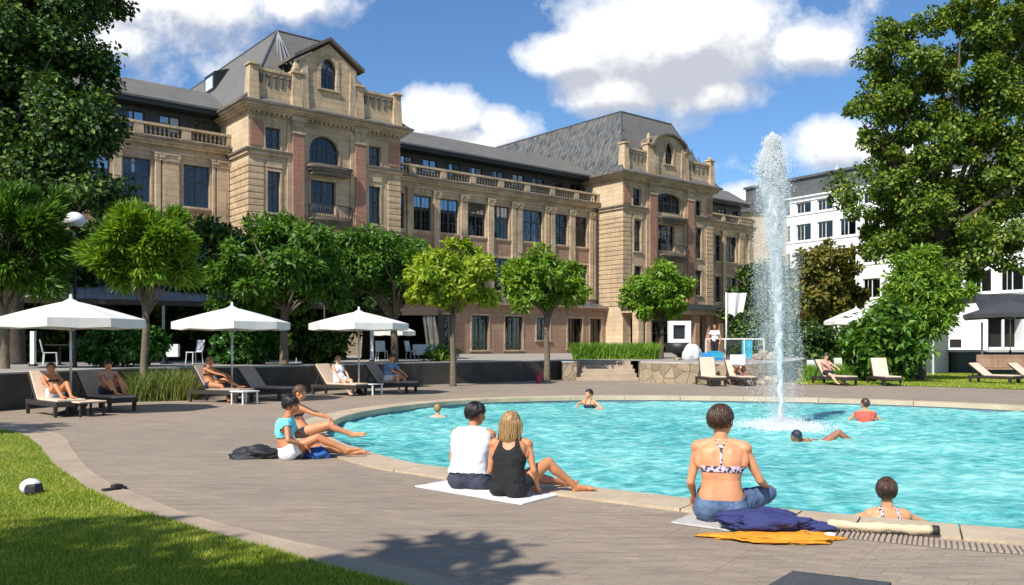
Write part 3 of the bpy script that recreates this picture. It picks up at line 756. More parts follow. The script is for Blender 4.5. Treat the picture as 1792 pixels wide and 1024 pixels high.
def tower(U, W, kind):
    Z0 = TZ
    if kind == 1:
        holes = [(1.15,2.2,14.65,16.1),(1.3,2.2,10.45,13.2),(4.3,6.55,14.2,16.1),(4.4,6.3,10.75,13.0),(8.95,9.9,14.6,16.0),(8.95,9.9,10.4,13.1)]
        low = [(1.3,2.2,6.5,9.0),(4.6,6.2,6.4,8.8),(8.95,9.9,6.5,9.0),(1.1,2.6,1.3,4.2),(4.3,6.6,1.0,4.2),(8.7,10.1,1.3,4.2)]
    else:
        holes = [(1.35,2.45,14.65,16.25),(1.5,2.5,10.4,13.3),(4.75,8.2,14.4,16.3),(4.75,7.3,10.75,13.2),(10.5,11.4,14.6,16.1),(10.5,11.5,10.3,13.35)]
        low = [(1.5,2.5,6.5,9.0),(5.0,7.3,6.4,8.9),(10.5,11.5,6.6,9.1),(1.0,3.0,1.0,4.0),(4.0,8.4,.95,4.0),(9.6,11.6,1.0,4.0)]
    H_ = [(U+a, U+b, c, d) for a, b, c, d in holes+low]
    w = wall_holes(U, U+W, Z0, 17.1, 0, H_)
    bp(MB().add([(U,24,0),(U+W,24,0),(U+W,24,17.1-TZ),(U,24,17.1-TZ)], [(0,1,2,3)]), 'rear_wall', M['stone'])
    bp(w, 'wall', M['stone'])
    s = MB(); s.add([(U,0,0),(U,24,0),(U,24,17.1-TZ),(U,0,17.1-TZ),(U+W,0,0),(U+W,24,0),(U+W,24,17.1-TZ),(U+W,0,17.1-TZ)], [(1,0,3,2),(4,5,6,7)]); bp(s, 'side_wall', M['stone_side'])
    for i, h in enumerate(H_):
        big = h[1]-h[0] > 1.6
        ar = 1.0 if (kind == 1 and i == 2) else (.5 if kind == 2 and i == 2 else 0)
        window(h[0], h[1], h[2], h[3], 0, 2 if (big and h[1]-h[0] > 2.1) else (1 if big else 0), .6 if h[3]-h[2] > 2 else .5, ar, .55, 'frame', i not in (2, 3), bars=1 if not big else 0)
    # main cornice
    c = cornice(U, U+W, 0, 24.02, 17.62, [(.75,.16),(.62,.14),(.46,.14),(.3,.14)]); dentils(U+.1, U+W-.1, -.12, 17.04)
    g = MB()
    for i in range(14): g.box((U-.16, .3+i*.36, 16.88-TZ), (U+.02, .44+i*.36, 17.04-TZ))
    bp(g, 'dentils', M['trim'])
    # architrave + string course (interrupted by the centre bay)
    b = MB(); b.box((U-.05, -.06, 16.55-TZ), (U+W+.05, .02, 16.7-TZ)); bp(b, 'architrave', M['trim'])
    cb0, cb1 = (2.95, 8.6) if kind == 1 else (3.3, 10.3)
    for a, bb in ((U-.0, U+cb0), (U+cb1, U+W)):
        g = MB(); x0 = a-.28 if a == U else a; x1 = bb+.28 if bb == U+W else bb
        g.box((x0, -.28, 14.42-TZ), (x1, 3.3, 14.56-TZ)); g2 = MB(); xx0 = a-.16 if a == U else a; xx1 = bb+.16 if bb == U+W else bb
        g2.box((xx0, -.16, 14.2-TZ), (xx1, 3.3, 14.42-TZ)); o = bp(g, 'string_course', M['darktrim']); bp(g2, 'string_moulding', M['trim'], o)
    # rusticated piers and red corner panels
    quoins(U, U+1.0, 0, 3.28, 5.2, 14.15); quoins(U+W-1.0, U+W, 0, 3.28, 5.2, 14.15)
    for a in (U+.12, U+W-1.02):
        pass
    for xx in (U+.1, U+W-.98): bp(MB().box((xx, -.05, 14.75-TZ), (xx+.88, .02, 16.45-TZ)), 'corner_panel', M['pink'], bevel=.01)
    # giant red pilasters
    ps = ((2.98,3.82),(7.75,8.58)) if kind == 1 else ((3.45,4.45),(9.0,10.0))
    for a, bb in ps:
        g = MB().box((U+a, -.3, 5.2-TZ), (U+bb, .02, 15.9-TZ)); o = bp(g, 'red_pilaster', M['pink'], bevel=.02)
        c = MB(); c.box((U+a-.05, -.36, 15.9-TZ), (U+bb+.05, .02, 16.1-TZ)); c.box((U+a+.02, -.3, 16.1-TZ), (U+bb-.02, .02, 16.75-TZ)); c.box((U+a-.1, -.42, 16.75-TZ), (U+bb+.1, .02, 17.0-TZ))
        for s in (-.2, 0, .2): c.ell((U+(a+bb)/2+s, -.33, 16.42-TZ), (.11,.09,.2), None, 8, 6)
        bp(c, 'capital', M['trim'], o)
        for sgn, e in ((-1, a), (1, bb)):   # pale strips beside it
            g = MB().box((U+e-.32 if sgn < 0 else U+e, -.14, 5.2-TZ), (U+e if sgn < 0 else U+e+.32, .02, 16.5-TZ)); bp(g, 'side_strip', M['trim'])
    # lintel blocks over the tall windows
    for h in holes:
        if h[3] < 13.4 and h[1]-h[0] < 1.4:
            g = MB().prism([(U+h[0]-.12, 13.45-TZ), (U+h[1]+.12, 13.45-TZ), (U+h[1]+.05, 13.9-TZ), (U+(h[0]+h[1])/2, 14.05-TZ), (U+h[0]-.05, 13.9-TZ)], -.1, .02); bp(g, 'window_hood', M['trim'])
    cx0, cx1 = (4.0, 7.4) if kind == 1 else (4.7, 8.8)
    balcony(U+cx0, U+cx1, 13.95, 0, .95, 0)
    balcony(U+cx0+.2, U+cx1, 10.35, 0, .95, .9)
    # parapet: gable, panels, posts
    z = 17.62-TZ
    def post(a, bb, top, y1=.55):
        g = MB(); g.hexa([(a-.12,-.35,z),(bb+.05,-.35,z),(bb+.05,y1,z),(a-.12,y1,z),(a,-.2,top-TZ),(bb,-.2,top-TZ),(bb,y1-.1,top-TZ),(a,y1-.1,top-TZ)]); g.box((a-.1,-.34,top-TZ), (bb+.1,y1+.02,top-TZ+.16)); return g
    if kind == 1:
        P = [(U+.0, U+.6, 20.0), (U+3.0, U+3.65, 20.0), (U+7.8, U+8.4, 20.0), (U+W-.65, U+W-.05, 20.0)]
    else:
        P = [(U+.0, U+.6, 20.2), (U+3.2, U+4.2, 20.6), (U+8.6, U+9.2, 20.4), (U+W-.65, U+W-.05, 20.3)]
    for a, bb, tp_ in P: bp(post(a, bb, tp_), 'parapet_post', M['stone'], bevel=.03)
    for a, bb in ((P[0][1], P[1][0]), (P[2][1], P[3][0])):
        g = MB().box((a-.05, -.05, z), (bb+.05, .3, 19.75-TZ)); g.box((a-.05, -.16, 19.75-TZ), (bb+.05, .4, 19.95-TZ))
        o = bp(g, 'parapet_panel', M['stone'])
        g = MB(); n = 5
        for i in range(n):                     # carved garland drops
            x = a+(bb-a)*(i+.5)/n; hgt = .55+.35*math.sin(PI*(i+.5)/n); g.ell((x, -.07, 19.6-TZ-hgt/2), (.13,.08,hgt/2), None, 8, 6)
            g.ell((x, -.08, 19.5-TZ), (.2,.1,.14), None, 8, 6)
        bp(g, 'carved_garland', M['darktrim'], o)
    g0, g1 = P[1][1]-.1, P[2][0]+.1; gm = (g0+g1)/2
    if kind == 1:
        body = [(g0, z), (g1, z), (g1, 21.1-TZ), (gm, 22.6-TZ), (g0, 21.1-TZ)]
        win = (gm-.62, gm+.58, 19.4, 21.55)
        roofp = [(g0-.5, 21.08-TZ), (gm, 22.78-TZ), (g1+.5, 21.08-TZ), (g1+.5, 21.3-TZ), (gm, 23.02-TZ), (g0-.5, 21.3-TZ)]
    else:
        arc = [(gm+(g1-g0)/2*1.0*math.cos(PI*k/12), 20.6-TZ+1.25*math.sin(PI*k/12)) for k in range(13)]
        body = [(g0, z), (g1, z)]+arc; win = (gm-.6, gm+.55, 19.1, 21.2)
        ro = [(gm+(g1-g0)/2*1.12*math.cos(PI*k/12), 20.6-TZ+1.42*math.sin(PI*k/12)) for k in range(13)]
        ri = [(gm+(g1-g0)/2*1.0*math.cos(PI*k/12), 20.6-TZ+1.25*math.sin(PI*k/12)) for k in range(13)]
        roofp = ro+list(reversed(ri))
    # gable wall with an opening: left strip, right strip, below, above
    a, bb, c_, d_ = win; c_ -= TZ; d_ -= TZ; g = MB(); ytop = lambda x: np.interp(x, *zip(*sorted([(p[0], p[1]) for p in body[2:]])))
    def strip(x0, x1, zb):
        n = 8
        for k in range(n):
            xa, xb = x0+(x1-x0)*k/n, x0+(x1-x0)*(k+1)/n; g.prism([(xa, zb), (xb, zb), (xb, float(ytop(xb))), (xa, float(ytop(xa)))], -.12, .45)
    strip(g0, a, z); strip(bb, g1, z); strip(a, bb, d_); g.box((a, -.12, z), (bb, .45, c_))
    gb = bp(g, 'gable', M['stone'])
    if kind == 1: bp(MB().prism(roofp, -.42, 2.6), 'gable_cornice', M['darktrim'], gb)
    else:
        for k in range(12):
            pass
        g = MB()
        for k in range(12): g.prism([ri[k], ro[k], ro[k+1], ri[k+1]], -.5, 1.8)
        g.box((g0-.6, -.5, 20.45-TZ), (g0+.05, .5, 20.68-TZ)); g.box((g1-.05, -.5, 20.45-TZ), (g1+.6, .5, 20.68-TZ)); bp(g, 'gable_cornice', M['darktrim'], gb)
    window(a, bb, win[2], win[3], -.12, 1, .55, .9, 0, 'frame', True, .24, .2)
    g = MB()
    for x in (g0+.35, g1-.35): g.hexa([(x-.3,-.3,z),(x+.3,-.3,z),(x+.3,-.1,z),(x-.3,-.1,z),(x-.2,-.24,20.9-TZ),(x+.2,-.24,20.9-TZ),(x+.2,-.1,20.9-TZ),(x-.2,-.1,20.9-TZ)])
    bp(g, 'gable_pilaster', M['trim'], gb, bevel=.02)
    g = MB(); z2 = P[1][2]-TZ+.16       # urns on the inner posts
    if kind == 2:
        for pp in (P[1],): g.lathe([(.12,0),(.12,.08),(.06,.16),(.22,.42),(.26,.6),(.16,.8),(.2,.88),(.05,.98),(.02,1.1)], ((pp[0]+pp[1])/2, .15, z2), 12)
        g.ell((P[3][1]-.25, .1, P[3][2]-TZ+.3), (.3,.2,.16), None, 10, 6)
    else: g.ell(((P[1][0]+P[1][1])/2+.1, .05, z2+.35), (.34,.22,.42), None, 12, 8); g.ell(((P[1][0]+P[1][1])/2-.2, -.1, z2+.1), (.2,.18,.2), None, 10, 6); g.ell((P[3][1]-.2, .1, P[3][2]-TZ+.22), (.3,.2,.12), None, 10, 6)
    bp(g, 'carved_finial', M['trim'], None or ROOT, True)
    if kind == 1: roof_mansard(U, U+W, 0, 25, 17.62, 24.5, 4.05, 4.7, .6, 'slate', 'slate')
    else: roof_mansard(U, U+W, 0, 25, 17.62, 24.3, 2.9, 3.0, .6, 'zinc', 'slate')
tower(0, 11.6, 1)
T2U = 35.57
tower(T2U, 13.3, 2)
# metal flashing fan on tower one's hip
fl_ = MB()
for k in range(5):
    fl_.beam((1.6+k*.65, 1.2-.35*k, 18.6-TZ), (4.05, 4.62, 24.45-TZ), .09, .05)
bp(fl_, 'lead_flashing', M['pole'])
# skylight on the left slope of tower one
sk = MB(); sk.hexa([(2.3,12.5,21.7-TZ),(2.3,14.5,21.7-TZ),(3.2,14.5,21.7-TZ),(3.2,12.5,21.7-TZ),(2.25,12.4,23.15-TZ),(2.25,14.6,23.15-TZ),(3.9,14.6,23.75-TZ),(3.9,12.4,23.75-TZ)])
o = bp(sk, 'skylight', M['eave']); bp(MB().box((2.22,12.75,21.9-TZ),(2.26,14.25,22.85-TZ)), 'pane', M['curtain'], o)

def wing(u0, u1, wins, lows, pil, mid=False, v=3.3, grounds=(), zc=15.0):
    holes = [(a, b, 10.8, 13.6) for a, b in wins]+[(a, b, 6.3, 9.1) for a, b in lows]+[(a, b, 1.2, 4.05) for a, b in grounds]
    w = wall_holes(u0, u1, TZ, 15.0, v, holes); bp(w, 'wall', M['stone']); bp(MB().box((u0, v+12, 0), (u1, v+12.2, 15-TZ)), 'rear_wall', M['stone'])
    for a, b in wins: window(a, b, 10.8, 13.6, v, 1, .62, 0, .9 if not mid else .7, 'frame', bars=1, surround=.1)
    for a, b in lows: window(a, b, 6.3, 9.1, v, 1, .62, 0, .4, 'frame', bars=1, surround=.1)
    for a, b in grounds: window(a, b, 1.2, 4.05, v, 1, .75, 0, .2, 'darkframe', surround=.1)
    for a, b in pil: pilaster(a, b, 5.9, 14.1, v, 'trim' if (a+b) % 1 > .3 else 'stone', .22)
    # spandrels between floors
    for a, b in wins: bp(MB().box((a-.05, v-.035, 9.45-TZ), (b+.05, v+.02, 10.5-TZ)), 'spandrel', M['brownstone'])
    c = MB(); c.box((u0, v-.55, 14.9-TZ), (u1, v+.3, 15.04-TZ)); o = bp(c, 'cornice', M['darktrim'])
    c = MB(); c.box((u0, v-.42, 14.74-TZ), (u1, v+.02, 14.9-TZ)); c.box((u0, v-.28, 14.56-TZ), (u1, v+.02, 14.74-TZ)); c.box((u0, v-.1, 14.12-TZ), (u1, v+.02, 14.3-TZ)); bp(c, 'cornice_moulding', M['trim'], o)
    # balustrade
    b = MB(); n = max(1, round((u1-u0)/3.1)); b.box((u0, v-.3, 15.04-TZ), (u1, v+.05, 15.16-TZ)); q = MB()
    for k in range(n+1):
        x = u0+(u1-u0)*k/n; x0 = max(u0, x-.3); x1 = min(u1, x+.3); b.box((x0, v-.32, 15.16-TZ), (x1, v+.08, 15.92-TZ))
        if k < n: baluster_run(q, (x+.35, v-.12, 0), (x+(u1-u0)/n-.35, v-.12, 0), 15.16-TZ, .6)
    b.box((u0, v-.35, 15.78-TZ), (u1, v+.1, 15.94-TZ)); o = bp(b, 'balustrade', M['trim']); bp(q, 'balusters', M['trim'], o)
    # set back attic storey
    va = v+1.7; n = max(2, int((u1-u0)/2.2)); hs = []
    for k in range(n):
        x = u0+(u1-u0)*(k+.5)/n; hs.append((x-.68, x+.68, 15.95, 17.05))
    a = wall_holes(u0, u1, 15.0, 17.5, va, hs, .15); bp(a, 'attic_wall', M['attic'])
    for h in hs: window(h[0], h[1], h[2], h[3], va, 1, 0, 0, .75, 'darkframe', False, .08, 0)
    e = MB(); e.box((u0, va-1.25, 17.32-TZ), (u1, va+.5, 17.6-TZ)); o = bp(e, 'eave', M['eave']); e = MB(); e.box((u0, va-1.4, 17.6-TZ), (u1, va+.5, 17.74-TZ)); bp(e, 'gutter', M['eave_top'], o)
    r = MB().add([(u0, va-1.3, 17.745-TZ), (u1, va-1.3, 17.745-TZ), (u1, va+1.8, 19.65-TZ), (u0, va+1.8, 19.65-TZ), (u1, va+9, 19.7-TZ), (u0, va+9, 19.7-TZ)], [(0,1,2,3),(3,2,4,5)]); bp(r, 'roof', M['slate'])
mw = [(14.88,16.57),(17.47,19.31),(20.25,22.18),(23.05,24.76),(26.26,28.62),(30.15,31.71),(32.66,34.22)]
wing(11.6, T2U, [(12.5,14.0)]+mw, [(12.5,14.0)]+mw, [(14.2,14.7),(16.72,17.32),(19.45,20.1),(22.3,22.92),(24.92,25.42),(25.55,26.08),(28.8,29.3),(29.45,30.0),(31.85,32.5),(34.4,34.85),(35.0,35.45)], True)
# ground floor block of the middle wing
gw = [(13.6,15.2,1.2,4.05),(16.4,18.0,1.2,4.05),(19.84,21.63,1.2,4.05),(23.37,25.34,1.2,4.05),(26.92,28.5,2.05,4.0),(30.64,32.5,1.3,4.03),(33.5,35.0,1.3,4.05)]
gv = 2.2
bp(wall_holes(11.6, T2U, TZ, 5.0, gv, gw, .3), 'ground_floor_wall', M['brownstone'])
for h in gw: window(*h, gv, 1, .0, 0, .25, 'darkframe', True, .2, .12)
g = MB().box((11.6, gv-.45, 5.0-TZ), (T2U, 3.32, 5.12-TZ)); g.box((11.6, gv-.3, 4.8-TZ), (T2U, gv+.02, 5.0-TZ)); bp(g, 'ground_floor_cornice', M['brownstone'])
g = MB().add([(11.6, gv-.4, 5.12-TZ), (T2U, gv-.4, 5.12-TZ), (T2U, 3.3, 5.6-TZ), (11.6, 3.3, 5.6-TZ)], [(0,1,2,3)]); bp(g, 'lean_to_roof', M['eave_top'])
# downpipe
bp(MB().tube([(35.2, 3.0, 14.5-TZ), (35.2, 3.0, 5.6-TZ)], .07, 8), 'downpipe', M['iron'])
lw = [(-9.25,-7.64),(-6.89,-5.19),(-3.12,-1.37),(-13.0,-11.2),(-16.8,-15.0),(-20.6,-18.8),(-24.4,-22.6)]
wing(-30, 0, lw, lw, [(-7.5,-7.0),(-4.95,-4.6),(-4.5,-3.45),(-.95,-.1),(-1.25,-1.05),(-10.9,-9.9),(-14.6,-13.6),(-18.4,-17.4)], False, grounds=[(a, b) for a, b in lw])
rwn = [(50.6,51.6),(53.6,54.6),(55.6,57.45),(59,60.6),(62,63.6)]
rwn = rwn[:3]
wing(T2U+13.3, 60.7, rwn, rwn, [(52.2,52.9),(54.8,55.3),(57.8,58.5),(59.6,60.3)], False, grounds=[(51,53),(55,57.5)])
# projecting canopy / arcade in front of tower two
cz = 4.55; cu0, cu1 = 35.0, 52.6
g = MB().box((cu0, -2.6, cz-TZ+.45), (cu1, .0, cz-TZ+.95)); o = bp(g, 'arcade_roof', M['eave_top'])
g = MB().box((cu0+.25, -2.35, cz-TZ), (cu1-.25, -.02, cz-TZ+.45)); bp(g, 'arcade_lintel', M['trim'], o)
for u in (cu0+.55, cu0+1.6, 43.6, 47.3, 51.9): bp(MB().box((u-.35, -2.25, 0), (u+.35, -1.5, cz-TZ)), 'arcade_pier', M['stone' if u < 40 else 'brownstone'], bevel=.03)
g = MB().lathe([(.42,0),(.42,.25),(.34,.35),(.3,3.2),(.38,3.4),(.42,3.68)], (45.6,-1.9,0), 16); bp(g, 'arcade_column', M['brownstone'], smooth=True)

# ================================================================ white building on the right
def white_block():
    p0 = Vector((ax(1300,118), 118)); p1 = Vector((ax(1700, 92), 92)); d = (p1-p0).normalized(); ang = math.atan2(d.y, d.x); Lw = (p1-p0).length+22
    R = thing('office_building', (p0.x, p0.y, 0), 'white rendered modern block with ribbon windows and grey flat attic behind trees', 'building', rz=ang)
    def uu(px):
        r = (px-896)/F; return (p0.x-r*p0.y)/(r*d.y-d.x)
    def zz(px, py): u = uu(px); return H+(605-py)/F*(p0.y+u*d.y)
    zr = [(zz(1406,373), zz(1406,354)), (zz(1406,421), zz(1406,392)), (zz(1485,463), zz(1485,433)), (zz(1527,521), zz(1527,487))]
    rows = [(a, b) for a, b in zr]+[(2.0, 4.6)]
    cols = []; u = uu(1393); w = uu(1419)-u; st_ = uu(1430)-uu(1393)
    k = -3
    while u+k*st_ < Lw-2: cols.append((u+k*st_, u+k*st_+w)); k += 1
    cols = [c for c in cols if c[0] > .5]
    holes = [(a, b, c, d_) for c, d_ in rows for a, b in cols]
    top = zz(1410, 352)+.5
    old = globals()['TZ']
    globals()['TZ'] = 0
    bp(wall_holes(0, Lw, 0, top, 0, holes, .35), 'wall', M['white'], R)
    g = MB(); g.add([(0,0,0),(0,14,0),(0,14,top),(0,0,top),(Lw,0,0),(Lw,14,0),(Lw,14,top),(Lw,0,top)], [(0,3,2,1),(4,5,6,7),(1,2,6,5)]); bp(g, 'side_wall', M['white'], R)
    n = 0
    for h in holes:
        if n < 90 and h[0] < Lw-18: 
            f = MB(); y = .22; a, b, c, e = h; q = .09
            f.box((a,y,c),(a+q,y+.08,e)); f.box((b-q,y,c),(b,y+.08,e)); f.box((a+q,y,c),(b-q,y+.08,c+q)); f.box((a+q,y,e-q),(b-q,y+.08,e)); f.box(((a+b)/2-.06,y,c+q),((a+b)/2+.06,y+.08,e-q)); f.box((a+(b-a)*.25,y,c+q),(a+(b-a)*.25+.06,y+.08,e-q))
            fr = bp(f, 'window', M['whiteframe'], R); bp(MB().box((a+.01,y+.03,c+.01),(b-.01,y+.045,e-.01)), 'pane', M['glass'], fr)
            if n % 3 == 0: bp(MB().box((a+.1,y+.3,c),(a+(b-a)*.35,y+.32,e)), 'curtain', M['curtain'], fr)
            n += 1
    g = MB().box((0,.6,top), (Lw,13,top+2.6)); o = bp(g, 'attic', M['greyroof'], R); g = MB().box((-.2,-.3,top),(Lw+.2,14,top+.16)); bp(g, 'roof_slab', M['white'], R)
    bp(MB().box((-.2,.3,top+2.6),(Lw+.2,13.4,top+2.9)), 'attic_roof', M['greyroof'], o)
    bp(MB().tube([(uu(1440), 3, top+2.9),(uu(1440), 3, top+4.2)], .06, 6).box((uu(1440)-.2,2.8,top+3.4),(uu(1440)+.2,3.2,top+3.8)), 'aerial', M['whiteframe'], o)
    g = MB()
    for a, b in ((rows[0][1]+.1, top-.02),): g.box((0,-.12,a),(Lw,.02,a+.12))
    for c, e in rows: g.box((0,-.1,c-.25),(Lw,.02,c-.08))
    bp(g, 'sill_band', M['white'], R)
    globals()['TZ'] = old
white_block()
# low grey roofed hall between the grand building and the white block
lh = thing('low_hall', (ax(1300,112), 112, 0), 'low dark grey roofed hall seen behind the fountain spray', 'building')
MB().box((0,0,0),(7.5,9,az(372,112)-0)).build('wall', M['stone'], lh); MB().box((-.4,-.5,az(372,112)),(7.9,9,az(352,112))).build('roof', M['greyroof'], lh)
# ================================================================ vegetation
LM = {
 'bright': leaf_mat('sunny_leaves', [(.15, (.04,.10,.012)), (.4, (.10,.22,.02)), (.62, (.19,.34,.03)), (.85, (.33,.42,.06))], .42, .38),
 'yellow': leaf_mat('yellow_green_leaves', [(.15, (.07,.14,.012)), (.4, (.18,.30,.02)), (.62, (.32,.44,.035)), (.85, (.50,.54,.08))], .42, .42),
 'mid': leaf_mat('mid_green_leaves', [(.15, (.022,.065,.010)), (.4, (.05,.13,.014)), (.65, (.10,.22,.022)), (.9, (.20,.32,.05))], .42, .32),
 'dark': leaf_mat('dark_shaded_leaves', [(.15, (.007,.020,.005)), (.42, (.018,.055,.009)), (.62, (.055,.125,.016)), (.85, (.19,.26,.035))], .6, .15),  # dark green lowered to hold the shade of the tree masses
 'linden': leaf_mat('olive_green_leaves', [(.15, (.018,.045,.008)), (.4, (.05,.11,.012)), (.6, (.14,.22,.022)), (.78, (.27,.33,.04)), (.93, (.46,.42,.10))], .42, .32),
 'rust': leaf_mat('autumn_brown_leaves', [(.15, (.03,.045,.012)), (.38, (.09,.12,.02)), (.55, (.24,.16,.035)), (.68, (.17,.20,.03)), (.88, (.36,.34,.06))], .5, .3),
 'shrub': leaf_mat('shrub_leaves', [(.15, (.012,.045,.010)), (.45, (.03,.10,.015)), (.7, (.07,.20,.03)), (.92, (.16,.32,.05))], .35, .3)}
def leaves_np(boughs, nleaf, ll, lw, rc, r, style='leaf', per=70, sq=2.4):
    P = []; CC = []; BC = []
    vol = np.array([b[1][0]*b[1][1]*b[1][2] for b in boughs])**.72; vol = vol/vol.sum()
    for (c, rad), f in zip(boughs, vol):
        n = int(nleaf*f); nc = max(3, n//per)
        d = r.normal(size=(nc, 3)); d /= np.linalg.norm(d, axis=1)[:, None]
        k = (np.abs(d)**sq).sum(1)**(1/sq); d = d/k[:, None]
        rr = r.uniform(.25, 1.03, nc)**.55
        cen = np.array(c)+d*rr[:, None]*np.array(rad)*(1+.10*r.normal(size=nc))[:, None]
        ci = r.integers(0, nc, n); q = r.normal(size=(n, 3)); q /= np.linalg.norm(q, axis=1)[:, None]
        cr = rc*r.uniform(.55, 1.35, nc)
        P.append(cen[ci]+q*(r.uniform(0, 1, n)**.45*cr[ci])[:, None]*np.array([1, 1, .72])); CC.append(cen[ci]); BC.append(np.tile(c, (n, 1)))
    P = np.concatenate(P); CC = np.concatenate(CC); BC = np.concatenate(BC); n = len(P)
    out = P-BC; out /= np.linalg.norm(out, axis=1)[:, None]+1e-6; loc = P-CC; loc /= np.linalg.norm(loc, axis=1)[:, None]+1e-6
    if style == 'frond': a = out*.9+loc*.5+r.normal(size=(n, 3))*.35+np.array([0, 0, .12])
    else: a = out*.35+loc*.5+r.normal(size=(n, 3))*.65+np.array([0, 0, -.35])
    a /= np.linalg.norm(a, axis=1)[:, None]
    nn = out*.6+loc*.3+np.array([0, 0, .75])+r.normal(size=(n, 3))*.55
    w = np.cross(a, nn); w /= np.linalg.norm(w, axis=1)[:, None]+1e-6; up = np.cross(w, a)
    L_ = (ll*r.uniform(.6, 1.3, n))[:, None]; W = (lw*r.uniform(.7, 1.25, n))[:, None]
    base = P; s1 = P+a*L_*.45+w*W*.5+up*W*.18; s2 = P+a*L_*.45-w*W*.5+up*W*.18; tip = P+a*L_-up*L_*.12
    V = np.stack([base, s1, tip, s2], 1).reshape(-1, 3); i = np.arange(n)*4
    T = np.concatenate([np.stack([i, i+1, i+2], 1), np.stack([i, i+2, i+3], 1)])
    return V, T
TG = {}
def tree(name, label, group, base, trunk_h, tr, boughs, nleaf, ll, lw, rc, lm, bark='bark', style='leaf', seed=1, lean=(0,0), limbs=14, cat='tree', per=70, sq=2.4):
    r = np.random.default_rng(seed); b = Vector(base); R = thing(name, b, label, cat, group)
    bo = [((c[0]-b.x, c[1]-b.y, c[2]-b.z), rad) for c, rad in boughs]
    V, T = leaves_np(bo, nleaf, ll, lw, rc, r, style, per, sq)
    link('crown', npmesh('crown', V, T), LM[lm], R)
    mb = MB(); top = Vector((lean[0], lean[1], trunk_h))
    mb.tube([(0,0,-.05), (0,0,.12), (lean[0]*.25+.02*r.normal(), lean[1]*.25, trunk_h*.35), (lean[0]*.6-.03*r.normal(), lean[1]*.6, trunk_h*.7), top], [tr*1.5, tr*1.12, tr, tr*.9, tr*.8], 12)
    for k in range(limbs):
        c, rad = bo[k % len(bo)]; d = r.normal(size=3); d /= np.linalg.norm(d); t = Vector([c[i]+d[i]*rad[i]*.75 for i in range(3)])
        if t.z < trunk_h*.9: t.z = trunk_h*.9+abs(d[2])
        m_ = top.lerp(t, .5)+Vector((r.normal()*.08, r.normal()*.08, .12))*(t-top).length*.5
        st_ = top*(1-.12*(k % 3)) if k % 3 else top
        mb.tube([st_, m_, t], [tr*.45, tr*.24, tr*.06], 6)
    mb.build('trunk', M[bark], R, True); return R
def E_(px, py, Y, rx, ry, rd=None):      # bough ellipsoid from a pixel centre and pixel radii at depth Y
    s = Y/F; return ((ax(px, Y), Y, az(py, Y)), (rx*s, (rd if rd is not None else rx)*s, ry*s))
G1 = 'pollarded trees in a row along the retaining wall'
tree('pollarded_tree', 'feathery bright green tree at the left edge above the first parasol', G1, (ax(8,25.0),25.0,0), 3.0, .13, [E_(22,428,25.0,88,92)], 13000, .38, .07, .36, 'mid', 'bark_pale', 'frond', 2, limbs=12, per=230)
tree('pollarded_tree', 'feathery bright green tree rising from the grass bed between two parasols', G1, (ax(253,24.2),24.2,0), 3.0, .105, [E_(257,428,24.2,76,66), E_(205,465,24.2,42,40), E_(308,462,24.2,44,42)], 13000, .34, .065, .34, 'bright', 'bark_pale', 'frond', 3, limbs=14, per=230)
tree('pollarded_tree', 'broad dark green tree behind the second parasol and the wall', G1, (ax(497,29.5),29.5,TZ), 2.2, .14, [E_(490,460,29.5,98,72), E_(430,500,29.5,52,48), E_(555,490,29.5,52,50)], 15000, .30, .11, .42, 'mid', 'bark_pale', 'leaf', 4, limbs=14, per=170)
tree('pollarded_tree', 'dark dense tree with pale trunk right of the third parasol', G1, (ax(690,34),34,TZ), 1.9, .15, [E_(668,458,34,80,58), E_(610,470,34,45,50), E_(725,455,35,50,40)], 13000, .28, .11, .42, 'mid', 'bark_pale', 'leaf', 5, limbs=14, per=170)
tree('pollarded_tree', 'yellow green round headed tree standing before the dark wall', G1, (ax(793,32.4),32.4,0), 3.1, .11, [E_(790,478,32.4,66,54), E_(765,495,32.4,44,38), E_(822,500,32.4,42,34)], 10000, .25, .13, .36, 'yellow', 'bark_pale', 'leaf', 6, limbs=14, per=130)
tree('pollarded_tree', 'fresh green square headed tree at the right end of the dark wall', G1, (ax(957,36.6),36.6,0), 3.2, .125, [E_(957,485,36.6,62,50), E_(925,505,36.6,38,36), E_(992,505,36.6,38,34)], 10500, .25, .13, .36, 'bright', 'bark_pale', 'leaf', 7, limbs=14, per=130)
tree('pollarded_tree', 'small round green tree in front of the second tower', G1, (ax(1157,45),45,TZ), 1.9, .13, [E_(1152,508,45,54,44), E_(1125,520,45,32,30), E_(1182,518,45,30,30)], 9500, .28, .16, .40, 'bright', 'bark', 'leaf', 8, limbs=12, per=110)
tree('broadleaf_tree', 'huge old shady tree filling the upper left corner', None, (ax(20,31),31,TZ), 5.5, .42,
     [E_(50,50,30,105,80,90), E_(120,120,30,72,60,80), E_(20,190,30,115,80,90), E_(130,235,29,66,60,80), E_(60,310,30,95,62,80), E_(150,318,29,48,44,60), E_(-120,120,31,160,170,110), E_(90,-60,31,120,90,100)],
     70000, .21, .15, .75, 'dark', 'bark', 'leaf', 10, limbs=30, per=180)  # dark leaf colour carries the shade of this crown
tree('broadleaf_tree', 'tall loose olive green tree filling the upper right corner', None, (ax(1640,58),58,0), 9, .55,
     [E_(1660,470,58,60,40,60), E_(1745,40,58,105,70,90), E_(1592,98,58,84,56,70), E_(1552,172,58,58,48,60), E_(1700,170,58,120,80,90), E_(1520,222,58,30,28,30), E_(1620,250,58,80,65,80), E_(1760,290,58,95,85,90), E_(1528,345,58,76,52,60), E_(1640,370,58,90,70,80), E_(1740,420,58,80,55,80), E_(1590,420,58,60,40,60), E_(1850,200,60,110,220,90), E_(1540,420,58,35,30,40)],
     105000, .31, .22, .95, 'linden', 'bark', 'leaf', 12, limbs=44, per=230)
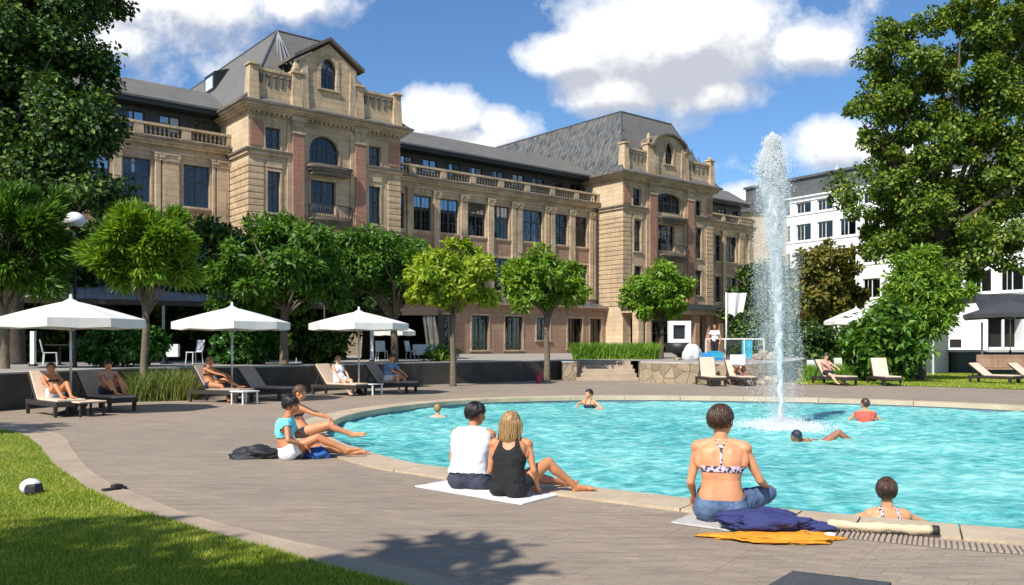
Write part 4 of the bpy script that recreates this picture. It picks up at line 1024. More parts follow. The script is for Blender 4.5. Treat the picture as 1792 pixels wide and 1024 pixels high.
tree('broadleaf_tree', 'brown and olive autumn tinted tree in front of the white building', None, (ax(1440,66),66,0), 3.0, .25, [E_(1447,485,66,44,56), E_(1420,520,66,34,44), E_(1476,522,66,28,40)], 10000, .42, .28, .7, 'rust', 'bark', 'leaf', 14)
tree('broadleaf_tree', 'bright green conical tree below the tall olive green tree', None, (ax(1612,37.5),37.5,0), 2.4, .2, [E_(1600,465,37.5,34,36), E_(1604,505,37.5,54,36), E_(1596,550,37.5,60,36), E_(1645,515,37.5,40,24)], 15000, .30, .11, .4, 'bright', 'bark', 'leaf', 15)
tree('broadleaf_tree', 'dark tree seen through the fountain spray', None, (ax(1335,80),80,TZ), 3, .3, [E_(1345,530,80,60,75), E_(1310,560,80,30,60), E_(1385,550,80,32,60)], 13000, .5, .34, .8, 'dark', 'bark', 'leaf', 16)
G2 = 'trees with shade-darkened leaves behind the terrace'  # deep shade of this row is put into the leaf colour
for i, (px, py, Y, rx, ry, lb) in enumerate([(60,500,37,115,105,'tree with shade-darkened leaves behind the left pollarded trees'), (200,470,40,95,100,'tree with shade-darkened leaves between the first and second parasol'), (370,485,40,95,95,'tree with shade-darkened leaves above the restaurant roof'),
        (520,490,42,85,85,'tree with shade-darkened leaves behind the broad dark green tree'), (640,490,43,80,75,'tree with shade-darkened leaves left of the black marquee')]):
    tree('shade_leaf_tree', lb, G2, (ax(px,Y),Y,TZ), 2.2, .2, [E_(px,py,Y,rx,ry,70), E_(px-30,py+50,Y,rx*.7,ry*.6,60)], 15000, .34, .2, .6, 'dark', 'bark', 'leaf', 30+i, limbs=8, per=90)
def shrub(label, base, boughs, n, ll, lw, lm, seed, rc=.25, name='shrub', group='shrubs around the terrace'):
    return tree(name, label, group, base, .3, .035, boughs, n, ll, lw, rc, lm, 'bark', 'leaf', seed, limbs=8, cat='shrub', per=50)
shrub('leafy green shrub behind the first parasol', (ax(215,27),27,TZ-.02), [E_(212,600,27,62,30,40), E_(170,612,27,28,22), E_(262,600,27,30,22)], 6500, .2, .12, 'shrub', 40)
shrub('low leafy shrub behind the second parasol', (ax(440,31),31,TZ-.02), [E_(440,600,31,45,32,40), E_(405,615,31,28,22)], 5000, .2, .13, 'shrub', 41)
shrub('dark shrub under the third parasol', (ax(560,33),33,TZ-.02), [E_(560,600,33,45,34,40)], 5000, .2, .13, 'dark', 42)
shrub('small fresh green shrub beside the yellow green tree', (ax(774,36),36,TZ-.02), [E_(774,622,36,20,14,18)], 1800, .16, .08, 'bright', 43)
shrub('large leaved glossy shrub left of the right hand lawn', (ax(1545,36),36,0), [E_(1548,585,36,46,36,45), E_(1525,612,36,38,34,40), E_(1575,620,36,34,32,40), E_(1560,550,36,22,24)], 7000, .34, .19, 'mid', 44, .4)
G3 = 'dark hedge bushes closing the lawn on the right'
for i, (px, Y, rx, ry, lb) in enumerate([(1400,52,60,42,'dark hedge bush left of the far white parasol'), (1510,54,60,50,'dark hedge bush behind the far white parasol'), (1640,52,70,48,'dark hedge bush left of the white pavilion'), (1330,60,50,40,'dark hedge bush behind the glass screen')]):
    shrub(lb, (ax(px,Y),Y,0), [E_(px,612,Y,rx,ry,40)], 7000, .3, .2, 'dark', 50+i, .5, 'hedge_bush', G3)
def grass_bed(label, poly, z, h, w, n, m, seed, name='ornamental_grass'):
    r = np.random.default_rng(seed); xs = [p[0] for p in poly]; ys = [p[1] for p in poly]
    X = r.uniform(min(xs), max(xs), n); Y = r.uniform(min(ys), max(ys), n); k = inside_poly(X, Y, poly)
    me = blades(name, X[k], Y[k], z, h, w, .8, None, seed, .35); tag(link(name, me, m), label, 'grass', kind='stuff')
M['straw'] = leaf_mat('reedy_grass', [(.2, (.05,.085,.015)), (.5, (.12,.19,.03)), (.7, (.25,.29,.07)), (.9, (.45,.40,.18))], .5, .3)
def pw(px, py, z=0): p = gp(px, py, z); return (p.x, p.y)
grass_bed('tall reedy grasses in the bed around the feathery tree trunk', [pw(222,704), pw(345,701), pw(352,692), pw(235,696)], 0, .78, .022, 5200, M['straw'], 61)
M['hedge_grass'] = leaf_mat('fresh_green_planting', [(.2, (.05,.12,.012)), (.5, (.12,.27,.02)), (.8, (.28,.44,.05))], .45, .35)
grass_bed('fresh green reed planting on the terrace above the stone steps', [(ax(1003,42),42),(ax(1150,42),42),(ax(1150,44),44),(ax(1003,44),44)], TZ, .75, .05, 5200, M['hedge_grass'], 62, 'reed_planting')
grass_bed('bright green tall grass between the right hand loungers', [pw(1405,669), pw(1532,668), pw(1532,660), pw(1405,660)], 0, .62, .035, 6500, M['hedge_grass'], 63)
grass_bed('bright green tall grass beside the right hand shrub', [pw(1562,670), pw(1590,670), pw(1585,664), pw(1562,664)], 0, .4, .03, 1200, M['hedge_grass'], 64)
# trees standing behind the photographer: their shade falls on the near lawn and paving
tree('broadleaf_tree', 'tree beside the photographer shading the near lawn', None, (-8.6,-3.2,0), 4.2, .3, [((-8.6,-1.9,7.0),(3.6,2.6,2.0)), ((-5.9,-2.6,7.6),(1.6,1.3,1.1)), ((-11.5,-1.2,7.2),(2.4,2.2,1.8))], 30000, .3, .22, .6, 'mid', 'bark', 'leaf', 71, per=60)
tree('broadleaf_tree', 'tree behind the photographer with one outreaching bough', None, (-4.0,-5.0,0), 4.2, .3, [((-3.8,-4.6,6.5),(1.6,1.2,1.6)), ((-4.1,.9,6.3),(.75,.5,.3)), ((-4.9,.3,6.3),(.5,.4,.3)), ((-4.5,-1.6,6.3),(.5,1.2,.3))], 4200, .3, .22, .4, 'mid', 'bark', 'leaf', 72, per=40)
tree('broadleaf_tree', 'tree just outside the left edge shading the lawn tip', None, (-16.5,8.5,0), 3.6, .3, [((-14.6,10.3,5.8),(2.6,1.1,1.6)), ((-18.0,8.6,7),(2.5,2.0,2))], 9000, .3, .22, .5, 'mid', 'bark', 'leaf', 73, per=60)

# ================================================================ street furniture and props
def parasol(label, px, Y, zr, ztop, R_, m='canvas', z0=0, group='white parasols by the loungers', rot=.2, name='parasol'):
    r = thing(name, (ax(px,Y),Y,z0), label, 'parasol', group, rot); zr -= z0; ztop -= z0
    n = 8; mb = MB(); K = 6; vs = []; fs = []
    for i in range(K+1):
        t = i/K; rad = .03+(R_-.03)*t; z = ztop-(ztop-zr)*(t**1.12)
        for k in range(n*2):
            a = 2*PI*k/(n*2); q = 1 if k % 2 == 0 else math.cos(PI/n)*.985
            sag = -.03*math.sin(PI*t) if k % 2 else 0
            vs.append((rad*q*math.cos(a), rad*q*math.sin(a), z+sag))
    m2 = n*2
    for i in range(K):
        for k in range(m2): a = i*m2+k; b = i*m2+(k+1) % m2; fs.append((a, a+m2, b+m2, b))
    base = K*m2
    for k in range(m2):
        x, y, z = vs[base+k]; vs.append((x*1.0, y*1.0, z-.19-(.03 if k % 2 else 0)))
    for k in range(m2): a = base+k; b = base+(k+1) % m2; fs.append((a, a+m2, b+m2, b))
    c = MB().add(vs, fs).build('canopy', M[m], r); s = c.modifiers.new('s', 'SOLIDIFY'); s.thickness = .012
    MB().lathe([(.10,0),(.30,.02),(.36,.16),(.30,.22),(.34,.36),(.05,.50),(.02,.52)], (0,0,ztop-.46), 16, False).build('vent_flap', M[m], c, True) if 0 else None
    v = MB().lathe([(.30,-.115),(.15,-.02),(.035,.05),(.03,.13),(.0,.16)], (0,0,ztop), 16, False).build('finial', M[m], r, True)
    MB().tube([(0,0,0),(0,0,ztop)], .028, 10).build('pole', M['pole'], r, True)
    g = MB()
    for k in range(n):
        a = 2*PI*k/n; g.beam((0,0,ztop-.1), (R_*.97*math.cos(a), R_*.97*math.sin(a), zr-.03), .022, .03); g.beam((0,0,zr-.28), (R_*.5*math.cos(a), R_*.5*math.sin(a), (zr+ztop)/2-.1), .018, .02)
    g.build('ribs', M['pole'], r)
    MB().lathe([(.26,0),(.26,.05),(.12,.08),(.05,.28),(.04,.3)], (0,0,0), 20).build('base', M['rattan'], r, True)
    return r
parasol('large white parasol over the two leftmost loungers', 124, 19.3, az(572,19.3)+.17, az(526,19.3), 1.60)
parasol('white parasol over the second pair of loungers', 406, 23.3, az(575,23.3)+.17, az(538,23.3), 1.56, rot=.35)
parasol('white parasol over the third pair of loungers', 628, 26.5, az(576,26.5)+.17, az(545,26.5), 1.55, rot=.1)
parasol('far white parasol beyond the fountain', 1498, 46, az(562,46), az(540,46), 1.65, z0=0, rot=.5)
parasol('small white parasol standing in the dark restaurant doorway', 690, 41, az(580,41), az(566,41), 1.1, z0=TZ, rot=.5)
parasol('charcoal parasol in front of the white pavilion', 1768, 43, az(555,43)+.15, az(527,43), 2.15, 'canvas_dark', 1.0, 'dark parasols')

def lounger(label, px, Y, ang, back=50, cm='cushion', z0=0, group='sun loungers around the pool', name='sun_lounger'):
    """local +x runs from the head end to the foot end; ang = heading of the foot end in degrees"""
    r = thing(name, (ax(px,Y),Y,z0), label, 'sun lounger', group, math.radians(ang)); h = .33; w = .66; x0, xh, x1 = -.98, -.22, .98
    f = MB(); f.box((x0+.12,-w/2,h-.11),(x1,-w/2+.06,h)); f.box((x0+.12,w/2-.06,h-.11),(x1,w/2,h)); f.box((x1-.06,-w/2+.06,h-.11),(x1,w/2-.06,h)); f.box((x0+.12,-w/2+.06,h-.11),(x0+.18,w/2-.06,h)); f.box((xh,-w/2+.06,h-.09),(x1-.06,w/2-.06,h-.015))
    f.build('frame', M['rattan'], r, bevel=.012)
    for sx in (x0+.2, x1-.12):
        for sy in (-w/2+.035, w/2-.035):
            MB().hexa([(sx-.03,sy-.03,0),(sx+.03,sy-.03,0),(sx+.03,sy+.03,0),(sx-.03,sy+.03,0),(sx-.045,sy-.033,h-.1),(sx+.045,sy-.033,h-.1),(sx+.045,sy+.033,h-.1),(sx-.045,sy+.033,h-.1)]).build('leg', M['rattan'], r)
    MB().box((xh,-w/2+.03,h),(x1-.02,w/2-.03,h+.055)).build('seat_cushion', M[cm], r, bevel=.02)
    a = math.radians(back); d = Vector((-math.cos(a),0,math.sin(a))); nrm = Vector((math.sin(a),0,math.cos(a))); o = Vector((xh,0,h)); L_ = .80
    def slab(t0, t1, y0, y1, l0, l1):
        return [o+d*l0+Vector((0,y0,0))+nrm*t0, o+d*l1+Vector((0,y0,0))+nrm*t0, o+d*l1+Vector((0,y1,0))+nrm*t0, o+d*l0+Vector((0,y1,0))+nrm*t0,
                o+d*l0+Vector((0,y0,0))+nrm*t1, o+d*l1+Vector((0,y0,0))+nrm*t1, o+d*l1+Vector((0,y1,0))+nrm*t1, o+d*l0+Vector((0,y1,0))+nrm*t1]
    b = MB().hexa(slab(-.035,0,-w/2,w/2,0,L_)).build('backrest', M['rattan'], r, bevel=.01)
    MB().hexa(slab(.001,.05,-w/2+.03,w/2-.03,.02,L_-.01)).build('back_cushion', M[cm], b, bevel=.018)
    m_ = o+d*.5; MB().beam(m_+Vector((0,-.25,0)), (x0+.25,-.25,h-.05), .03, .03).beam(m_+Vector((0,.25,0)), (x0+.25,.25,h-.05), .03, .03).build('strut', M['rattan'], b)
    return r
lounger('beige lounger with dark rattan frame, leftmost by the wall', 96, 19.0, -42, 52)
lounger('lounger in shade-toned beige right of the first parasol pole', 182, 20.3, -38, 48, 'cushion_shade')
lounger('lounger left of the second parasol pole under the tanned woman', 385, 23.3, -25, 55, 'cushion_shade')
lounger('empty lounger in shade-toned beige with raised back right of the second parasol pole', 462, 24.4, -28, 48, 'cushion_shade')
lounger('beige lounger left of the third parasol pole', 592, 26.6, -30, 52)
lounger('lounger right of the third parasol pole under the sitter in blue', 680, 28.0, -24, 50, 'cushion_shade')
lounger('empty beige lounger with steep back before the rubble wall', 1243, 33.0, -84, 74)
lounger('lounger under the newspaper reader before the rubble wall', 1293, 33.1, -84, 52)
lounger('lounger under the sitter in red and white beyond the fountain', 1458, 33.4, -66, 55)
lounger('empty beige lounger facing the pool between grass clumps', 1546, 33.2, -92, 66)
lounger('wide empty beige lounger near the right edge', 1738, 34.2, -60, 38)
lounger('beige lounger cut by the right edge of the picture', 1808, 34.0, -60, 38)
def side_table(label, px, Y, w=.5, h=.36, m='plastic_white', z0=0):
    r = thing('side_table', (ax(px,Y),Y,z0), label, 'table', 'low side tables between loungers', -.6)
    MB().box((-w/2,-w/2,h-.035),(w/2,w/2,h)).build('tabletop', M[m], r, bevel=.012)
    for sx in (-1, 1):
        for sy in (-1, 1): MB().box((sx*(w/2-.05)-.02,sy*(w/2-.05)-.02,0),(sx*(w/2-.05)+.02,sy*(w/2-.05)+.02,h-.036)).build('leg', M['rattan' if m != 'plastic_white' else m], r)
side_table('low cream side table between the two leftmost loungers', 150, 18.6, .62, .34, 'cushion')
side_table('low white side table before the second pair of loungers', 428, 22.4, .55, .36)
side_table('low white side table between the third pair of loungers', 652, 26.6, .5, .36)

def street_lamp(label, px, py, Y, z0=TZ):
    r = thing('street_lamp', (ax(px,Y),Y,z0), label, 'street lamp', 'globe street lamps'); z = az(py,Y)-z0
    MB().tube([(0,0,0),(0,0,.5),(0,0,z-.15)], [.07,.05,.035], 10).build('pole', M['iron'], r, True)
    MB().lathe([(.05,-.20),(.22,-.16),(.30,-.05),(.31,.04),(.24,.17),(.12,.24),(.02,.26)], (0,0,z), 18).build('lamp_globe', M['lamp'], r, True)
    MB().lathe([(.04,-.3),(.1,-.24),(.1,-.18)], (0,0,z), 12).build('lamp_collar', M['iron'], r, True)
street_lamp('white domed street lamp beside the huge left tree', 131, 386, 26, TZ)
street_lamp('white domed street lamp above the broad dark green tree', 568, 413, 34, TZ)

# ---- restaurant pavilion behind the left loungers
def along(px0, Y0, px1, Y1): return Vector((ax(px0,Y0),Y0)), Vector((ax(px1,Y1),Y1))
a_, b_ = along(-150, 31.5, 600, 39.5); dd = (b_-a_); ang = math.atan2(dd.y, dd.x); Lp = dd.length
pv = thing('restaurant_pavilion', (a_.x,a_.y,TZ), 'dark open restaurant pavilion with grey corrugated awning behind the loungers', 'building', rz=ang)
g = MB(); n = int(Lp/.16); vs = []
for i in range(n+1):
    x = Lp*i/n; dz = .035*(i % 2); vs += [(x,-.4,2.55+dz),(x,3.2,3.35+dz)]
g.add(vs, [(2*i,2*i+2,2*i+3,2*i+1) for i in range(n)])
M['awning'] = mat('grey_corrugated_awning', (.30,.28,.25), (.19,.175,.155), 1.2, .7, .2)
g.build('awning', M['awning'], pv)
MB().box((0,-.42,2.36),(Lp,-.36,2.58)).build('fascia', M['wood_dark'], pv)
M['interior'] = mat('painted_shade_interior', (.016,.014,.012), (.010,.009,.008), 1.5, .9)  # near-black colour holds the shade of the open-fronted rooms
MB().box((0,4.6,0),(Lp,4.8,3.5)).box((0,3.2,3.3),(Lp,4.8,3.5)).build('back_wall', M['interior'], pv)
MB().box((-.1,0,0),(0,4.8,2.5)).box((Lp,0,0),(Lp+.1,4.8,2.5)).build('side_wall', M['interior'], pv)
k = 0; x = .8
while x < Lp-.2:
    MB().box((x-.05,-.35,0),(x+.05,-.25,2.4)).build('post', M['wood_dark'] if k % 3 else M['concrete'], pv); x += 2.6; k += 1
mq = thing('black_marquee', (ax(730,42),42,TZ), 'black open fronted marquee with side curtain beside the middle wing', 'tent')
MB().box((-2.3,0,2.35),(1.0,3.6,2.55)).box((-2.35,-.05,2.2),(1.05,.02,2.36)).build('roof_frame', M['wood_dark'], mq)
MB().box((-2.3,3.5,0),(1.0,3.6,2.35)).box((-2.3,0.1,0),(-2.2,3.5,2.35)).box((.9,.3,0),(1.0,3.5,2.35)).build('tent_wall', M['interior'], mq)  # near-black tent walls paint the shade of the void inside
g = MB(); vs = []
for i in range(15):
    t = i/14; x = .25+.6*t; vs += [(x+.25*(1-t)*0, .02+.05*math.sin(i*1.7), 2.3), (x+.30+.1*math.sin(i), .02+.05*math.sin(i*1.7), 0)]
g.add(vs, [(2*i,2*i+2,2*i+3,2*i+1) for i in range(14)]); M['grey_cloth'] = mat('grey_cloth', (.16,.155,.14), (.09,.085,.08), 3, .9, .3); g.build('side_curtain', M['grey_cloth'], mq, True)
def post_white(label, px, y0, y1, Y, w=.14):
    r = thing('post', (ax(px,Y),Y,TZ), label, 'post', 'pale posts on the terrace')
    MB().box((-w/2,-w/2,0),(w/2,w/2,az(y0,Y)-TZ)).build('shaft', M['white'], r, bevel=.01); MB().box((-w/2-.03,-w/2-.03,0),(w/2+.03,w/2+.03,.08)).build('foot_plate', M['iron'], r)
post_white('slim white post left of the first parasol pole', 58, 580, 646, 28)
post_white('slim white post under the third parasol', 651, 578, 626, 36)

def cafe_chair(label, px, Y, rz, z0=TZ, m='plastic_white'):
    r = thing('cafe_chair', (ax(px,Y),Y,z0), label, 'chair', 'chairs on the terrace', rz)
    MB().box((-.22,-.22,.43),(.22,.22,.46)).build('seat', M[m], r, bevel=.01)
    MB().hexa([(-.22,.2,.46),(.22,.2,.46),(.22,.23,.46),(-.22,.23,.46),(-.21,.29,.9),(.21,.29,.9),(.21,.32,.9),(-.21,.32,.9)]).build('backrest', M[m], r, bevel=.012)
    for sx in (-1,1):
        for sy in (-1,1): MB().tube([(sx*.19,sy*.19,.43),(sx*.22,sy*.22,0)], .017, 6).build('leg', M[m], r)
def cafe_table(label, px, Y, cloth=True, z0=TZ):
    r = thing('cafe_table', (ax(px,Y),Y,z0), label, 'table', 'tables on the terrace', .3)
    MB().box((-.4,-.4,.70),(.4,.4,.73)).build('tabletop', M['wood_dark'], r); MB().tube([(0,0,0),(0,0,.7)], .04, 8).lathe([(.25,0),(.25,.03),(.05,.05)]).build('pedestal', M['iron'], r)
    if cloth:
        c = MB().box((-.42,-.42,.735),(.42,.42,.745)); 
        for s in (-1,1): c.box((-.42,s*.42-.006*s,.28),(.42,s*.426,.735)); c.box((s*.42-.006*s,-.42,.28),(s*.426,.42,.735))
        c.build('tablecloth', M['white'], r)
cafe_table('square table with long white cloth at the marquee mouth', 742, 37.5)
cafe_chair('white chair left of the white clothed table', 722, 37.2, 1.2)
cafe_chair('white chair under the slim post by the third parasol', 668, 37.0, .4)
cafe_table('small dark table behind the first parasol', 105, 29.5, False)
cafe_chair('pale chair half hidden behind the first parasol pole', 88, 29.2, 2.0)
cafe_chair('white chair behind the tanned woman on the lounger', 340, 31.5, -.6)
cafe_table('white clothed table behind the second parasol', 292, 31.5)
cafe_chair('white chair behind the wall between second and third parasol', 532, 33.0, .8)
cafe_table('small white table beside the white pavilion steps', 1424, 47, True, 0)
cafe_chair('white chair below the far white parasol', 1470, 45, 2.4, 0)
cafe_chair('white chair left of the small white table', 1412, 46, .9, 0)

# ---- props on the stone wall terrace
kx = thing('white_cabinet', (ax(1189,41.5),41.5,TZ), 'white framed box cabinet with shade-coloured opening on a black bowl stand', 'cabinet')
s = 41.5/F; zb, zt = az(600,41.5)-TZ, az(562,41.5)-TZ; hw = 19*s
g = MB().box((-hw,-.2,zb),(-hw+.2,.3,zt)).box((hw-.28,-.2,zb),(hw,.3,zt)).box((-hw+.2,-.2,zt-.2),(hw-.28,.3,zt)).box((-hw+.2,-.2,zb),(hw-.28,.3,zb+.18)); g.build('frame', M['white'], kx, bevel=.01)
MB().box((-hw+.2,-.05,zb+.18),(hw-.28,-.03,zt-.2)).build('opening_shade', M['eave'], kx)  # dark sheet painted as the shade in the frame's opening
MB().lathe([(.12,0),(.12,.2),(.3,.3),(.62,.42),(.66,zb-.001)], (0,.05,0), 18).build('bowl_stand', M['iron'], kx, True)
def lump(name, label, cat, loc, size, m, seed, amp=.18, flat=True, rz=0, nu=36, nv=22, freq=2.2):
    r_ = Vector((seed*3.1, seed*1.7, 0)); mb = MB().ell((0,0,0), (1,1,1), None, nu, nv); vs = []
    for v in mb.v:
        p = Vector(v); d = mnoise.noise(p*freq*.6+r_)*amp*1.6+mnoise.noise(p*freq*1.8+r_)*amp*.6+abs(mnoise.noise(p*freq*3.5+r_))*amp*.4
        p = p*(1+d); z = p.z
        if flat: z = (p.z+1)*.5 if p.z > -.999 else 0; z = max(0, p.z*.75+.25)
        vs.append((p.x*size[0], p.y*size[1], z*size[2]))
    mb.v = vs; o = mb.build(name, m, None, True); o.location = loc; o.rotation_euler[2] = rz; return tag(o, label, cat)
lump('sack', 'big pale grey cloth sack on the rubble wall', 'sack', (ax(1211,40.5),40.5,TZ), (.47,.4,.75), M['sack'], 3)
cb = thing('cool_box', (ax(1245,39.5),39.5,TZ), 'bright blue cool box with pale lid on the rubble wall', 'cool box', rz=.2)
MB().box((-.45,-.25,0),(.45,.25,.36)).build('box_body', M['coolblue'], cb, bevel=.03); MB().box((-.1,-.27,.10),(.46,.26,.37)).box((-.1,-.2,.37),(.4,.2,.44)).build('lid', M['cyan_glass'], cb, bevel=.02)
gf = thing('glass_screen', (ax(1285,41.5),41.5,TZ), 'white railed screen with turquoise panels beyond the rubble wall', 'screen')
zt = az(592,41.5)-TZ; x0, x1 = -50*41.5/F, 52*41.5/F
g = MB().box((x0,-.03,zt-.07),(x1,.03,zt))
for t in (0,.33,.66,1): g.box((x0+(x1-x0)*t-.03,-.03,0),(x0+(x1-x0)*t+.03,.03,zt-.07))
g.build('rail', M['whiteframe'], gf); MB().box((x0+(x1-x0)*.62,.0,.05),(x0+(x1-x0)*.8,.04,zt-.1)).build('panel', M['cyan_glass'], gf); MB().box((x0+(x1-x0)*.34,.0,.05),(x0+(x1-x0)*.60,.02,zt-.1)).build('panel', M['glass'], gf)
fp = thing('flag_pole', (ax(1271,42.5),42.5,TZ), 'white banner hanging on a thin white pole behind the rubble wall', 'flag')
zt = az(512,42.5)-TZ; MB().tube([(0,0,0),(0,0,zt)], .045, 10).build('pole', M['whiteframe'], fp, True)
g = MB(); vs = []; N = 18
for i in range(N+1):
    t = i/N; top = zt-.02; bot = zt-1.18+.12*t+.10*math.sin(t*9); yy = .09*math.sin(t*11)+.05*t
    for j in range(7): f = j/6; vs.append((.04+.98*t-.20*f*t, yy*(.4+f), top+(bot-top)*f))
g.add(vs, [(i*7+j,(i+1)*7+j,(i+1)*7+j+1,i*7+j+1) for i in range(N) for j in range(6)]); c = g.build('flag', M['canvas'], fp, True)
rk = 'rocks heaped on the rubble wall'
for i, (px, Y, sx, sz, lb) in enumerate([(1325,40,.2,.3,'leftmost small brown rock on the rubble wall'), (1336,40.2,.28,.48,'tallest pointed brown rock on the rubble wall'), (1350,39.8,.26,.34,'yellowish rock at the right of the heap on the rubble wall'), (1182,39.5,.26,.14,'flat yellowish stone slab left of the pale sack')]):
    o = lump('rock', lb, 'rock', (ax(px,Y),Y,TZ), (sx,sx*.8,sz), M['rubble'], 10+i, .3); o['group'] = rk
for i, (px, py, sx, sz, lb) in enumerate([(1352,672,.42,.35,'rounded boulder at the foot of the rubble wall'), (1330,674,.25,.2,'small boulder right of the white towel lounger'), (1398,664,.4,.5,'boulder at the right end of the rubble wall')]):
    p = gp(px, py); o = lump('boulder', lb, 'boulder', (p.x,p.y,0), (sx,sx*.8,sz), M['rubble'], 20+i, .25); o['group'] = 'boulders at the rubble wall foot'
p = gp(943,670); tg = thing('beach_toy_bag', (p.x,p.y,0), 'crimson and pink beach bag hung against the dark wall', 'bag')
lump('bag_body', None, None, (0,0,.0), (.13,.1,.34), M['red'], 31, .12).parent = tg
MB().tube([(-.09,0,.3),(-.07,0,.52),(.02,0,.6),(.08,0,.5),(.09,0,.3)], .014, 6).build('handle', M['red'], tg)

# ---- white pavilion at the right with platform, marquee
wp = thing('garden_pavilion', (ax(1640,50),50,0), 'white garden pavilion with dark upper storey and black door openings', 'building')
s = 50/F; z1 = az(612,50)
MB().box((-.5,-3.2,0),(14,6,z1-.12)).build('platform', M['eave'], wp); MB().box((-.7,-3.4,z1-.12),(14,6,z1)).build('platform_slab', M['concrete'], wp)
def pz(py): return az(py,50)
g = MB().box((0,0,z1),(65*s,4,pz(538))).box((65*s,-.3,z1),(84*s,4,pz(553))).box((146*s,-.3,z1),(160*s,4,pz(553))).box((84*s,.5,z1),(146*s,4,z1+.15)); g.build('wall', M['white'], wp)
MB().box((64*s,-.25,pz(553)),(230*s,4,pz(515))).build('upper_storey', M['attic'], wp)
MB().box((84*s,.6,z1+.15),(146*s,.7,pz(553))).build('door_shade_panel', M['interior'], wp); MB().box((22*s,-.02,pz(608)),(42*s,-.005,pz(594))).build('hatch_shade_panel', M['interior'], wp); MB().box((112*s,-.1,z1),(116*s,0,pz(553))).build('door_post', M['whiteframe'], wp)  # near-black sheets paint the shade inside door and hatch
MB().box((0,.3,pz(538)),(64*s,4,pz(530))).build('roof', M['greyroof'], wp)
mt = thing('white_marquee', (ax(1660,45),45,0), 'white sloping canvas marquee left of the garden pavilion', 'tent')
s = 45/F; 
M_ = MB(); zz = lambda py: az(py,45)
M_.hexa([(-46*s,-1,zz(566)),(44*s,-1,zz(560)),(44*s,3,zz(560)),(-46*s,3,zz(566)),(-44*s,-1,zz(562)),(44*s,-.2,zz(531)),(44*s,2.2,zz(531)),(-44*s,3,zz(562))]).build('canopy', M['canvas'], mt)
for x in (-42*s, 42*s):
    for y in (-.9, 2.9): MB().box((x-.04,y-.04,0),(x+.04,y+.04,zz(565))).build('post', M['whiteframe'], mt)
MB().box((-20*s,2.6,.0),(44*s,2.9,zz(565))).build('back_canvas', M['canvas'], mt)
bn = thing('brown_bench', (ax(1758,40),40,0), 'long brown wooden bench beneath the white pavilion platform', 'bench')
MB().box((-1.2,-.25,.42),(1.4,.25,.50)).build('seat', M['brownstone'], bn); MB().box((-1.2,.2,.5),(1.4,.26,1.12)).build('backrest', M['brownstone'], bn)
for x in (-1.1,1.3): MB().box((x-.04,-.22,0),(x+.04,.22,.42)).build('leg', M['iron'], bn)

# ================================================================ poolside things near the camera
def cloth_sheet(name, corners, m, z=.03, th=.012, label=None, cat=None, amp=.008, n=26, seed=1, nf=3.0, group=None):
    P = [Vector((c.x,c.y)) for c in corners]; vs = []; fs = []; sd = Vector((seed*7.7,0,0))
    for top in (1, 0):
        for i in range(n+1):
            for j in range(n+1):
                a = i/n; b = j/n; wv = .012*mnoise.noise(Vector((a*9,b*9,seed))); p = P[0].lerp(P[1], a).lerp(P[3].lerp(P[2], a), b); p = p+Vector((wv,wv))
                h = amp*abs(mnoise.noise(Vector((p.x*nf,p.y*nf,0))+sd))+amp*.5*abs(mnoise.noise(Vector((p.x*nf*3,p.y*nf*3,0))+sd))
                vs.append((p.x,p.y,z+(th+h if top else 0)))
    N = (n+1)*(n+1)
    for i in range(n):
        for j in range(n):
            a = i*(n+1)+j; fs.append((a,a+n+1,a+n+2,a+1)); fs.append((N+a,N+a+1,N+a+n+2,N+a+n+1))
    for i in range(n):
        for (a, b) in ((i*(n+1),(i+1)*(n+1)), ((i+1)*(n+1)+n,i*(n+1)+n), (i+1,i), (n*(n+1)+i,n*(n+1)+i+1)): fs.append((a,b,N+b,N+a))
    me = bpy.data.meshes.new(name); me.from_pydata(vs, [], fs); me.polygons.foreach_set('use_smooth', [True]*len(fs)); me.update()
    bm = bmesh.new(); bm.from_mesh(me); bmesh.ops.recalc_face_normals(bm, faces=bm.faces); bm.to_mesh(me); bm.free()
    return tag(link(name, me, m), label, cat, group)
cloth_sheet('towel', [gp(726,853), gp(912,885), gp(1016,858), gp(845,832)], M['towel_white'], .002, .014, 'white towel spread under the seated couple', 'towel', .01)
cloth_sheet('mat', [gp(1174,916), gp(1310,936), gp(1425,913), gp(1240,888)], M['towel_grey'], .002, .010, 'pale grey mat under the woman in jeans shorts', 'mat', .006)
cloth_sheet('mat', [gp(1388,1003), gp(1560,1024), gp(1480,1075), gp(1290,1060)], M['grey_mat'], .002, .014, 'dark slate grey mat at the bottom edge', 'mat', .004)
lump('bag', 'black soft bag lying left of the turquoise top woman', 'bag', (gp(447,803).x, gp(447,803).y+.12, 0), (.33,.2,.15), M['black_cloth'], 5, .28, nu=60, nv=34)
o = lump('folded_cloth', 'heap of navy blue clothing beside the jeans shorts woman', 'clothing', (gp(1356,938).x, gp(1356,938).y+.13, .035), (.40,.20,.15), M['navy'], 8, .34, rz=-.12, nu=110, nv=60, freq=1.9)
o = lump('folded_cloth', 'orange cloth spread under the navy clothing heap', 'clothing', (gp(1368,949).x, gp(1368,949).y+.12, .005), (.46,.20,.04), M['orange'], 9, .30, rz=-.02, nu=110, nv=40, freq=2.4)
